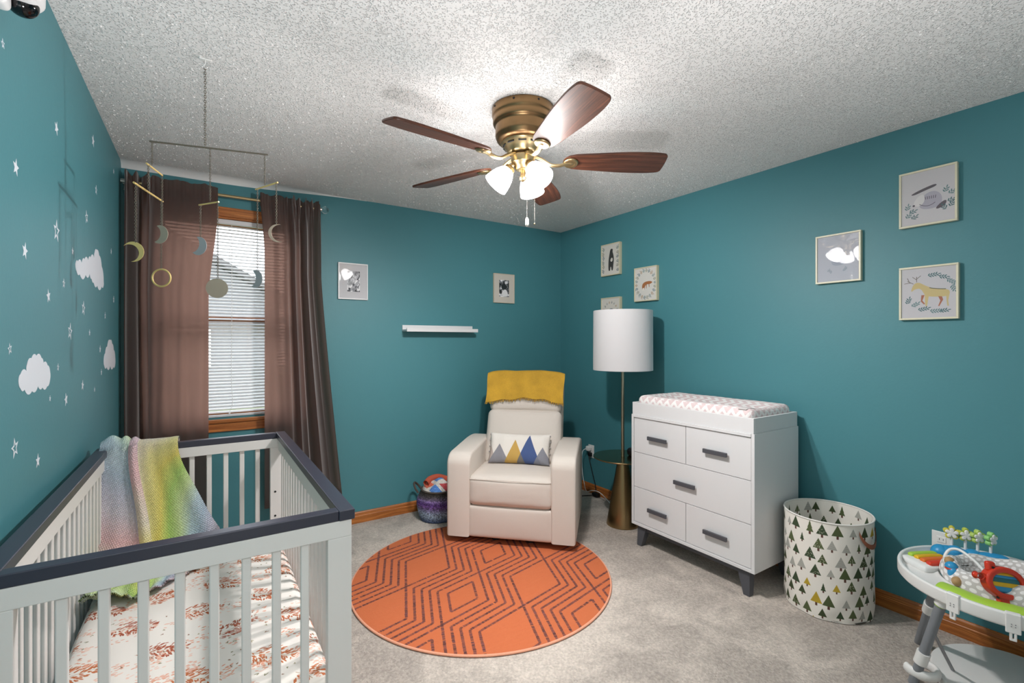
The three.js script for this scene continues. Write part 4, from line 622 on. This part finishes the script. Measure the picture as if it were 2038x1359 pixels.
// ---------------------------------------------------------------- baby activity centre
{
  const cx = 3.02, cz = 3.12, a = thing('activity_center', 'white round baby activity centre with colourful toys on grey legs', 'activity centre', [cx, 0, cz]);
  const A = (n, g, m = plasticWhite, p = a) => mesh(n, g, m, p), L3 = (x, y, z) => [x - cx, y, z - cz];
  const red = S(0xd23a22, 0.35), lime = S(0xa9cf45, 0.4), blue = S(0x2f93c8, 0.35), yellow = S(0xe0b21f, 0.4), orange = S(0xe0702a, 0.4), tan = S(0xb28f62, 0.55), teal = S(0x1f6b74, 0.45), greyTube = S(new THREE.Color(0.21, 0.225, 0.245), 0.42), grey = S(new THREE.Color(0.3, 0.3, 0.31), 0.5);
  A('tray', lathe([[0.175, 0.40], [0.18, 0.388], [0.295, 0.384], [0.306, 0.387], [0.313, 0.395], [0.3135, 0.43], [0.311, 0.437], [0.303, 0.438], [0.3, 0.433], [0.297, 0.416], [0.285, 0.409], [0.2, 0.408], [0.185, 0.415], [0.178, 0.414], [0.175, 0.40]], 96));
  const dotTex = canvasTex(512, 512, (g, w) => { g.fillStyle = '#c6c2bf'; g.fillRect(0, 0, w, w); g.fillStyle = '#efedec'; for (let j = 0; j < 8; j++) for (let i = 0; i < 8; i++) { g.beginPath(); g.ellipse((i + 0.5 * (j % 2)) * 64 + 20, j * 64 + 32, 19 + 4 * hash(i, j, 2), 24, 0, 0, 7); g.fill(); if (i === 7 && j % 2) { g.beginPath(); g.ellipse(-12, j * 64 + 32, 20, 24, 0, 0, 7); g.fill(); } } });
  const dots = S(0xffffff, 0.9, { map: rep(dotTex, 4, 2), side: THREE.DoubleSide });
  A('seat_fabric', sheet((u, v) => { const t = -u * 2 * Math.PI, q = v, r = q < 0.5 ? mix(0.176, 0.118, sstep(0, 0.5, q)) : mix(0.118, 0.09, (q - 0.5) * 2), y = q < 0.5 ? 0.416 + 0.056 * Math.sin(q * 2 * Math.PI / 1.15) + 0.006 * Math.sin(t * 6) : mix(0.438, 0.335, sstep(0.5, 1, q)); return [Math.cos(t) * r, y + 0.006 * Math.sin(t * 3 + 1), Math.sin(t) * r]; }, 72, 30, 0.006, 1, 1), dots);
  A('seat_bottom', T(new THREE.CylinderGeometry(0.093, 0.08, 0.012, 40), 0, 0.337, 0), dots);
  // piano toy
  const P = new THREE.Group(); P.name = 'piano_toy'; a.add(P); P.position.set(-0.005, 0.41, -0.215); P.rotation.y = -0.5;
  mesh('piano_base', T(puff(0.165, 0.03, 0.125, 0.014, [0, 0.004, 0], 12), 0, 0.008, 0), plasticWhite, P);
  [lime, yellow, orange, red].forEach((m, i) => mesh('piano_key', T(puff(0.125, 0.02, 0.0265, 0.009, [0, 0.002, 0], 10), 0.012, 0.027, -0.042 + i * 0.028), m, P));
  // flower rattle on a blue base
  const F = new THREE.Group(); F.name = 'flower_toy'; a.add(F);
  { const pts = []; for (let i = 0; i <= 10; i++) { const t = i / 10; pts.push(L3(mix(3.15, 3.235, t), 0.43 + 0.004 * Math.sin(t * 9), mix(2.905, 3.085, t))); } const g = tube(pts, 0.033, 50, 14); mesh('blue_base', merge([g, T(new THREE.SphereGeometry(0.034, 20, 14), ...L3(3.15, 0.432, 2.906)), T(new THREE.SphereGeometry(0.033, 20, 14), ...L3(3.235, 0.43, 3.085)), T(new THREE.SphereGeometry(0.03, 20, 14).scale(1, 0.8, 1), ...L3(3.17, 0.448, 2.95)), T(new THREE.SphereGeometry(0.03, 20, 14).scale(1, 0.7, 1), ...L3(3.2, 0.446, 3.0)), T(new THREE.SphereGeometry(0.028, 20, 14).scale(1, 0.7, 1), ...L3(3.22, 0.444, 3.045))]), blue, F); }
  const petals = (R, ang) => { const s = new THREE.Shape(); for (let i = 0; i < 90; i++) { const t = i / 90 * Math.PI * 2, r = R * (0.42 + 0.58 * Math.abs(Math.cos(2.5 * t)) ** 0.6); (i ? s.lineTo.bind(s) : s.moveTo.bind(s))(r * Math.sin(t), r * Math.cos(t)); } const g = extrude(s, 0.012, 0.004, 2); g.translate(0, 0, -0.006); g.rotateY(ang); return g; };
  [[3.175, 2.938, -1.25, 0xd3c94a], [3.195, 2.978, -0.95, 0xbccb55], [3.21, 3.014, -0.65, 0xb4d06a], [3.222, 3.052, -0.32, 0x8fce78]].forEach(([x, z, an, c]) => {
    const q = L3(x, 0.525, z); mesh('stem', bar([q[0], 0.44, q[2]], [q[0], 0.52, q[2]], 0.0055, 10), plasticWhite, F); mesh('flower_edge', T(petals(0.03, an), ...q), S(c, 0.4), F);
    const n = V(Math.sin(an), 0, Math.cos(an)).multiplyScalar(0.004); mesh('flower_face', T(petals(0.023, an), q[0] + n.x, q[1], q[2] + n.z), plasticWhite, F);
  });
  // bead arch with a bird, red spinner frame, lime base
  const G = new THREE.Group(); G.name = 'bead_toy'; a.add(G);
  const at = (u, x, y, z) => L3(x, y, z);
  mesh('arch', tube([L3(2.99, 0.43, 2.975), L3(2.985, 0.47, 2.962), L3(3.0, 0.505, 2.975), L3(3.0, 0.515, 3.0), L3(2.975, 0.5, 3.05), L3(2.935, 0.48, 3.092)], 0.0055, 60, 10), plasticWhite, G);
  mesh('bead', T(new THREE.SphereGeometry(0.0165, 20, 14).scale(1.25, 1, 1), ...L3(2.955, 0.474, 2.985)), tan, G); mesh('bead', T(new THREE.SphereGeometry(0.0175, 20, 14).scale(1.25, 1, 1), ...L3(2.872, 0.432, 3.028)), tan, G);
  mesh('bead_wire', tube([L3(2.975, 0.48, 2.972), L3(2.93, 0.462, 2.996), L3(2.89, 0.446, 3.02), L3(2.86, 0.425, 3.03)], 0.004, 20, 8), plasticWhite, G);
  const bird = L3(2.914, 0.456, 3.004); mesh('bird_body', T(new THREE.SphereGeometry(0.019, 24, 16).scale(0.95, 1.25, 0.95), bird[0] - 0.006, bird[1] - 0.009, bird[2] + 0.004), blue, G); mesh('bird_cap', T(new THREE.SphereGeometry(0.0215, 24, 12, 0, 6.3, 0, 1.5), bird[0] + 0.004, bird[1] + 0.008, bird[2] - 0.004), blue, G);
  mesh('bird_brim', T(new THREE.TorusGeometry(0.018, 0.004, 8, 30).rotateX(1.4), bird[0] + 0.003, bird[1] + 0.006, bird[2] - 0.003), red, G); { const g = new THREE.ConeGeometry(0.005, 0.016, 12); g.rotateZ(-Math.PI / 2); g.rotateY(-0.75); mesh('bird_beak', T(g, bird[0] + 0.012, bird[1] + 0.004, bird[2] + 0.02), red, G); }
  mesh('bird_face', T(new THREE.SphereGeometry(0.0085, 14, 10), bird[0] - 0.004, bird[1] - 0.01, bird[2] + 0.0185), tan, G); mesh('bird_eye', T(new THREE.SphereGeometry(0.0025, 8, 6), bird[0] - 0.007, bird[1] - 0.007, bird[2] + 0.0265), black, G);
  const R = new THREE.Group(); R.name = 'spinner_toy'; a.add(R); R.position.set(...L3(2.868, 0.482, 3.155)); R.rotation.set(-0.25, -0.62, -0.12, 'YXZ'); R.scale.setScalar(1.12);
  { const s = new THREE.Shape(); s.absellipse(0, 0, 0.062, 0.05, 0, Math.PI * 2); const hl = new THREE.Path(); hl.absellipse(0.002, 0, 0.044, 0.032, 0, Math.PI * 2, true); s.holes.push(hl); const s2 = new THREE.Shape(); s2.absellipse(-0.074, 0.012, 0.017, 0.015, 0, 7); const h2 = new THREE.Path(); h2.absellipse(-0.076, 0.012, 0.008, 0.0075, 0, Math.PI * 2, true); s2.holes.push(h2);
    mesh('red_frame', merge([T(extrude(s, 0.02, 0.006, 3, 20), 0, 0, -0.01), T(extrude(s2, 0.012, 0.004, 2, 16), 0, 0, -0.006), rb(-0.022, 0.024, -0.07, -0.043, -0.01, 0.01, 0.006), rb(-0.05, -0.022, 0.03, 0.062, -0.009, 0.009, 0.008)]), red, R);
    const roll = (m, y, r) => { const g = new THREE.CylinderGeometry(r, r, 0.086, 18); g.rotateZ(Math.PI / 2); g.scale(1, 0.62, 0.5); mesh('roller_stripe', T(g, 0.002, y, 0), m, R); }; roll(blue, -0.02, 0.018); roll(yellow, -0.006, 0.016); roll(teal, 0.008, 0.016); roll(blue, 0.017, 0.012); roll(yellow, 0.026, 0.01);
    for (const [x, y] of [[-0.035, 0.043], [0.045, 0.03], [-0.03, -0.045]]) mesh('screw_hole', T(new THREE.CylinderGeometry(0.004, 0.004, 0.003, 10).rotateX(Math.PI / 2), x, y, 0.0105), black, R); }
  A('lime_base', tube([L3(2.8, 0.418, 3.0), L3(2.785, 0.424, 3.05), L3(2.775, 0.42, 3.1), L3(2.772, 0.424, 3.15), L3(2.785, 0.43, 3.2), L3(2.8, 0.424, 3.25)], 0.036, 50, 14).translate(0, -0.415, 0).scale(1, 0.5, 1).translate(0, 0.417, 0), lime);
  // rim clamps
  for (const an of [-2.93, 2.86, 2.3]) { const g = merge([rb(-0.004, 0.005, 0.374, 0.44, -0.019, 0.019, 0.003), rb(-0.014, 0.004, 0.43, 0.442, -0.019, 0.019, 0.003), rb(-0.004, 0.004, 0.352, 0.376, -0.009, -0.002, 0.002), rb(-0.004, 0.004, 0.352, 0.376, 0.002, 0.009, 0.002), rb(-0.004, 0.004, 0.348, 0.356, -0.009, 0.009, 0.002)]); g.translate(0.314, 0, 0); g.rotateY(-an); const c = A('rim_clamp', g); const hg = merge([-1, 1].flatMap((i) => [0, 1].map((j) => T(new THREE.CylinderGeometry(0.0018, 0.0018, 0.002, 8).rotateZ(Math.PI / 2), 0.3202, 0.398 + 0.008 * j, i * 0.005)))); hg.rotateY(-an); mesh('screw', hg, grey, c); }
  // legs and base platform
  const leg = (p0, p1, r, col, tt, rc) => { const l = A('leg', bar(p0, p1, r, 20), greyTube); const f = (t) => p0.map((v, i) => mix(v, p1[i], t)); mesh('leg_collar', bar(f(tt), f(tt + 0.13), rc, 24), col, l); return l; };
  leg(L3(2.768, 0.385, 3.012), L3(2.79, 0.0, 2.915), 0.0165, plasticWhite, 0.62, 0.022);
  mesh('leg_socket', bar(L3(2.766, 0.392, 3.016), L3(2.769, 0.362, 3.006), 0.021, 20), plasticWhite, A('leg_cap', bar(L3(2.769, 0.364, 3.006), L3(2.7695, 0.358, 3.0045), 0.0185, 20), lime));
  leg(L3(2.865, 0.386, 2.965), L3(3.125, 0.004, 2.838), 0.0165, plasticWhite, 0.28, 0.021);
  leg(L3(3.2, 0.385, 3.3), L3(3.28, 0.004, 3.36), 0.0165, plasticWhite, 0.5, 0.021);
  A('strut', bar(L3(2.78, 0.25, 2.975), L3(2.95, 0.03, 3.0), 0.006, 8), grey);
  { const s = new THREE.Shape(); s.absellipse(0, 0, 0.26, 0.24, 0, Math.PI * 2); const g = extrude(s, 0.022, 0.006, 3, 40); g.rotateX(Math.PI / 2); A('foot_platform', T(g, 0.02, 0.034, 0.03), plasticWhite); }
  { const g = new THREE.TorusGeometry(0.05, 0.012, 10, 40, 4.6); g.rotateX(Math.PI / 2); g.scale(1, 1.6, 1); g.rotateY(0.6); A('platform_clip', T(g, ...L3(2.83, 0.05, 2.93)), plasticWhite); }
}

// ---------------------------------------------------------------- pictures
const printMat = (map) => PH(0xffffff, 0.7, { map, clearcoat: 1, clearcoatRoughness: 0.015 });
function picture(name, label, wallSide, c0, c1, y0, y1, frameMat, fw, depth, map, matMargin, group) {
  const w = c1 - c0, h = y1 - y0, right = wallSide === 'right', p = thing(name, label, 'picture', right ? [W - 0.001, (y0 + y1) / 2, (c0 + c1) / 2] : [(c0 + c1) / 2, (y0 + y1) / 2, 0.001], right ? -Math.PI / 2 : 0, group);
  const f = mesh('frame', merge([rb(-w / 2, w / 2, h / 2 - fw, h / 2, 0, depth, 0.0015), rb(-w / 2, w / 2, -h / 2, -h / 2 + fw, 0, depth, 0.0015), rb(-w / 2, -w / 2 + fw, -h / 2 + fw, h / 2 - fw, 0, depth, 0.0015), rb(w / 2 - fw, w / 2, -h / 2 + fw, h / 2 - fw, 0, depth, 0.0015)]), frameMat, p);
  mesh('backing', rb(-w / 2 + fw * 0.6, w / 2 - fw * 0.6, -h / 2 + fw * 0.6, h / 2 - fw * 0.6, 0.001, depth - 0.007, 0.0005), charcoal, p);
  mesh('print', T(new THREE.PlaneGeometry(w - 2 * fw + 0.002, h - 2 * fw + 0.002), 0, 0, depth - 0.0055), printMat(map), p);
  return p;
}
const PW = 512, PHt = 640;
const art = (bg, draw) => canvasTex(PW, PHt, (g, w, h) => { g.fillStyle = bg; g.fillRect(0, 0, w, h); draw(g, w, h); });
const leafAt = (g, x, y, a, l, t, c) => { g.save(); g.translate(x, y); g.rotate(a); g.fillStyle = c; g.beginPath(); g.ellipse(0, 0, l, t, 0, 0, 7); g.fill(); g.restore(); };
const poly = (g, c, pts) => { g.fillStyle = c; g.beginPath(); pts.forEach(([x, y], i) => (i ? g.lineTo(x, y) : g.moveTo(x, y))); g.closePath(); g.fill(); };
const blob = (g, c, pts) => { g.fillStyle = c; g.beginPath(); const n = pts.length, m = (a, b) => [(a[0] + b[0]) / 2, (a[1] + b[1]) / 2]; g.moveTo(...m(pts[n - 1], pts[0])); for (let i = 0; i < n; i++) g.quadraticCurveTo(...pts[i], ...m(pts[i], pts[(i + 1) % n])); g.closePath(); g.fill(); };
const sprig = (g, x, y, a, n, c, s = 1) => { g.save(); g.translate(x, y); g.rotate(a); g.scale(s, s); g.strokeStyle = c; g.lineWidth = 3; g.beginPath(); g.moveTo(0, 0); g.lineTo(0, -n * 22); g.stroke(); for (let i = 0; i < n; i++) { leafAt(g, -13, -8 - i * 22, 0.75, 15, 5.5, c); leafAt(g, 13, -16 - i * 22, -0.75, 15, 5.5, c); } leafAt(g, 0, -n * 22 - 12, 1.57, 15, 5, c); g.restore(); };
const tealLeaf = ['#55787a', '#6c8a8c', '#3f6468', '#7b9694'];
const champagne = S(new THREE.Color(0.66, 0.6, 0.42), 0.4), whiteFrame = S(new THREE.Color(0.8, 0.8, 0.8), 0.4), lightWood = S(new THREE.Color(0.62, 0.54, 0.42), 0.5);
const greyNoise = (g, x0, y0, w, h, dark, seed) => { for (let y = 0; y < h; y += 3) for (let x = 0; x < w; x += 3) { const n = fbm(x / w, y / h, 6, 8, 4, seed), v = Math.round(clamp(dark + (n - 0.5) * 2.6) * 255); g.fillStyle = `rgb(${v},${v},${v + 4})`; g.fillRect(x0 + x, y0 + y, 3, 3); } };
picture('framed_photo', 'white framed black and white photo beside the right curtain', 'back', 1.238, 1.456, 1.683, 1.954, whiteFrame, 0.009, 0.016, art('#c9c8cb', (g, w, h) => { greyNoise(g, 150, 130, 230, 380, 0.62, 401); g.globalAlpha = 0.55; blob(g, '#d6d6d9', [[150, 130], [380, 130], [380, 200], [300, 330], [200, 430], [150, 480]]); blob(g, '#77777e', [[150, 500], [260, 400], [370, 270], [380, 300], [330, 420], [230, 510]]); g.globalAlpha = 1; }), 0, 'framed photos on the back wall');
picture('framed_photo', 'small black and white photo in wide cream mat near the corner', 'back', 2.573, 2.794, 1.716, 1.98, lightWood, 0.006, 0.018, art('#cfc8bd', (g, w, h) => { greyNoise(g, 130, 130, 250, 380, 0.3, 431); blob(g, '#e4e4e6', [[230, 360], [300, 330], [360, 430], [340, 508], [210, 508], [190, 430]]); blob(g, '#dcdcdf', [[280, 150], [340, 150], [330, 220], [270, 220]]); blob(g, '#17171a', [[190, 240], [290, 210], [330, 300], [250, 350], [180, 320]]); }), 0, 'framed photos on the back wall');
const N = 'nursery animal prints on the teal wall';
picture('animal_print', 'framed print of a standing black bear near the corner', 'right', 0.592, 0.812, 1.935, 2.207, champagne, 0.008, 0.03, art('#d8d3ca', (g, w, h) => {
  for (let s = -1; s <= 1; s += 2) for (let i = 0; i < 6; i++) sprig(g, w / 2 + s * 190, 120 + i * 92, s * (0.5 + 0.3 * (i % 2)), 2, ['#6e7d74', '#8e8a72', '#5f6c72'][i % 3], 1.4);
  blob(g, '#37322f', [[250, 110], [300, 90], [330, 120], [315, 160], [345, 230], [360, 330], [345, 420], [330, 560], [290, 560], [275, 470], [255, 480], [250, 560], [200, 560], [195, 430], [205, 300], [230, 200]]); blob(g, '#d8d3ca', [[270, 300], [310, 280], [330, 340], [290, 380], [250, 350]]); }), 0, N);
picture('animal_print', 'framed print of a brown fox inside a leafy wreath', 'right', 0.971, 1.198, 1.688, 1.957, champagne, 0.008, 0.03, art('#d9d5ce', (g, w, h) => {
  for (let i = 0; i < 22; i++) { const a = i / 22 * Math.PI * 2, x = w / 2 + Math.cos(a) * 200, y = h / 2 + Math.sin(a) * 240; sprig(g, x, y, a + 1.2, 2, ['#6f8587', '#8c8f78', '#56707a', '#a98a6a'][i % 4], 1.15); }
  blob(g, '#a5673a', [[170, 330], [230, 280], [320, 270], [380, 275], [430, 300], [390, 320], [370, 330], [290, 330], [250, 350], [230, 430], [180, 440]]); poly(g, '#a5673a', [[270, 320], [290, 320], [280, 410], [268, 410]]); poly(g, '#a5673a', [[330, 315], [350, 315], [352, 390], [340, 390]]); poly(g, '#ece4da', [[190, 400], [225, 390], [215, 440], [185, 440]]); }), 0, N);
picture('animal_print', 'framed print partly hidden behind the white drum lamp shade', 'right', 0.592, 0.815, 1.476, 1.746, champagne, 0.008, 0.03, art('#d8d3ca', (g, w, h) => {
  for (let i = 0; i < 10; i++) { const a = -Math.PI + i / 9 * Math.PI; sprig(g, w / 2 + Math.cos(a) * 180, h / 2 + Math.sin(a) * 210, a + 1.57, 2, ['#8d8f90', '#b28d63', '#6d7477'][i % 3], 0.8); }
  g.strokeStyle = '#6e7683'; g.lineWidth = 26; g.beginPath(); g.arc(w / 2 + 20, h / 2, 90, Math.PI, 0); g.stroke(); blob(g, '#7a808a', [[180, 340], [260, 300], [360, 330], [370, 430], [200, 440]]); }), 0, N);
const goldFrame = S(new THREE.Color(0.74, 0.7, 0.52), 0.35);
picture('animal_print', 'framed pale grey print mirroring the fan lights', 'right', 2.317, 2.538, 1.694, 1.963, goldFrame, 0.009, 0.024, art('#b9bcc6', (g, w, h) => { for (const [x, y, a] of [[140, 500, 0.4], [180, 520, -0.5], [330, 510, 0.3], [360, 490, -0.3], [430, 140, 0.6]]) sprig(g, x, y, a, 2, '#8e98a6', 0.7); blob(g, '#a3a8b6', [[180, 300], [260, 260], [350, 300], [360, 420], [180, 430]]); }), 0, N);
picture('animal_print', 'framed print of a grey badger among leaves, topmost of the right pair', 'right', 2.702, 2.921, 1.931, 2.203, goldFrame, 0.009, 0.024, art('#c6c3c6', (g, w, h) => {
  blob(g, '#a9a5b2', [[200, 330], [250, 270], [330, 260], [390, 320], [395, 420], [340, 470], [220, 470], [170, 420]]); blob(g, '#d5d2d2', [[120, 370], [170, 290], [230, 280], [230, 380], [180, 420], [130, 410]]); blob(g, '#4e4850', [[90, 265], [150, 235], [250, 200], [340, 180], [345, 210], [230, 240], [130, 275]]); blob(g, '#554d55', [[330, 470], [400, 400], [440, 400], [420, 460], [350, 490]]); g.fillStyle = '#45404a'; g.beginPath(); g.arc(125, 402, 12, 0, 7); g.fill();
  g.strokeStyle = '#4d4752'; g.lineWidth = 6; for (let i = 0; i < 6; i++) { g.beginPath(); g.moveTo(235 + i * 20, 315); g.lineTo(240 + i * 18, 350); g.stroke(); } g.beginPath(); g.moveTo(180, 395); g.quadraticCurveTo(260, 460, 330, 400); g.stroke();
  for (const [x, y, a] of [[60, 440, 0.2], [90, 480, 1.2], [60, 540, 0.5], [110, 560, 0.9], [420, 300, 0.3], [460, 330, 0.9], [450, 420, 1.1], [470, 480, 0.4], [430, 500, -0.6]]) sprig(g, x, y, a, 2, tealLeaf[Math.floor(x) % 4], 1.15); }), 0, N);
picture('animal_print', 'framed print of a tan deer with leaf sprigs, lowest on the wall', 'right', 2.702, 2.925, 1.475, 1.735, goldFrame, 0.009, 0.024, art('#c5c2c6', (g, w, h) => {
  const tan = '#c8b47e'; blob(g, tan, [[120, 200], [170, 180], [230, 230], [300, 270], [420, 290], [455, 310], [450, 370], [400, 385], [280, 375], [230, 360], [190, 260], [130, 270], [105, 300], [95, 290]]); poly(g, tan, [[225, 340], [265, 360], [250, 480], [240, 500], [232, 480]]); poly(g, tan, [[420, 340], [455, 330], [440, 430], [445, 500], [432, 500], [425, 430]]); poly(g, '#a8684f', [[195, 350], [225, 350], [205, 420], [230, 460], [220, 470], [190, 430]]); poly(g, '#a8684f', [[350, 375], [385, 380], [395, 420], [360, 500], [350, 495], [370, 430]]);
  g.strokeStyle = '#6d6258'; g.lineWidth = 6; for (const [a, b, c, d] of [[120, 200, 60, 160], [95, 183, 30, 190], [80, 172, 60, 120], [150, 180, 150, 110], [150, 140, 190, 100], [150, 150, 110, 110]]) { g.beginPath(); g.moveTo(a, b); g.lineTo(c, d); g.stroke(); } g.strokeStyle = '#5c5c50'; g.lineWidth = 9; g.beginPath(); g.moveTo(270, 262); g.quadraticCurveTo(350, 285, 420, 288); g.stroke();
  for (const [x, y, a, n] of [[260, 110, 1.4, 4], [360, 130, 1.7, 3], [430, 170, 2.2, 4], [470, 250, 2.7, 3], [60, 450, 0.3, 3], [110, 490, 0.9, 3], [170, 540, 1.3, 4], [280, 560, 1.5, 4], [370, 560, 1.4, 3]]) sprig(g, x, y, a, n, tealLeaf[Math.floor(x + y) % 4], 1.05); }), 0, N);
// ---------------------------------------------------------------- picture ledge
{
  const s = thing('picture_ledge', 'empty white picture ledge shelf on the back wall', 'shelf', [2.045, 1.45, 0.0005]);
  const l = 0.315; mesh('ledge_base', rb(-l, l, 0, 0.014, 0, 0.1, 0.002), white, s); mesh('ledge_back', rb(-l, l, 0.014, 0.05, 0, 0.012, 0.002), white, s); mesh('ledge_lip', rb(-l, l, -0.004, 0.024, 0.1, 0.112, 0.002), white, s);
}
// ---------------------------------------------------------------- unseen uplighter under the camera, lighting the ceiling
{
  const t = thing('unseen_uplighter', 'unseen short white uplighter under the camera, lighting the ceiling', 'floor lamp', [0.5, 0, 3.42]);
  mesh('base', lathe([[0, 0.001], [0.09, 0.001], [0.09, 0.02], [0.02, 0.03], [0, 0.03]], 32), white, t); mesh('pole', cyl(0.011, 0.011, 0.56, 0, 0.02, 0, 16), white, t);
  mesh('bowl', lathe([[0, 0.56], [0.03, 0.565], [0.12, 0.6], [0.165, 0.66], [0.161, 0.66], [0.117, 0.605], [0.03, 0.572], [0, 0.568]], 32), white, t);
  mesh('unseen_lamp_disc', T(new THREE.CylinderGeometry(0.11, 0.11, 0.004, 40), 0, 0.615, 0), S(0xffffff, 0.5, { emissive: UNSEEN_UPLIGHT.color.clone(), emissiveIntensity: 6 }), t);
  const l = new THREE.SpotLight(UNSEEN_UPLIGHT.color, UNSEEN_UPLIGHT.candela, 0, 1.22, 0.45, 2); l.name = 'unseen_uplighter_light'; l.position.set(0, 0.67, 0); l.target.position.set(0, 2.5, 0); l.castShadow = true; l.shadow.radius = 7; t.add(l, l.target);
}
scene.traverse((o) => { if (o.isMesh) o.castShadow = o.receiveShadow = true; });
renderer.render(scene, camera);
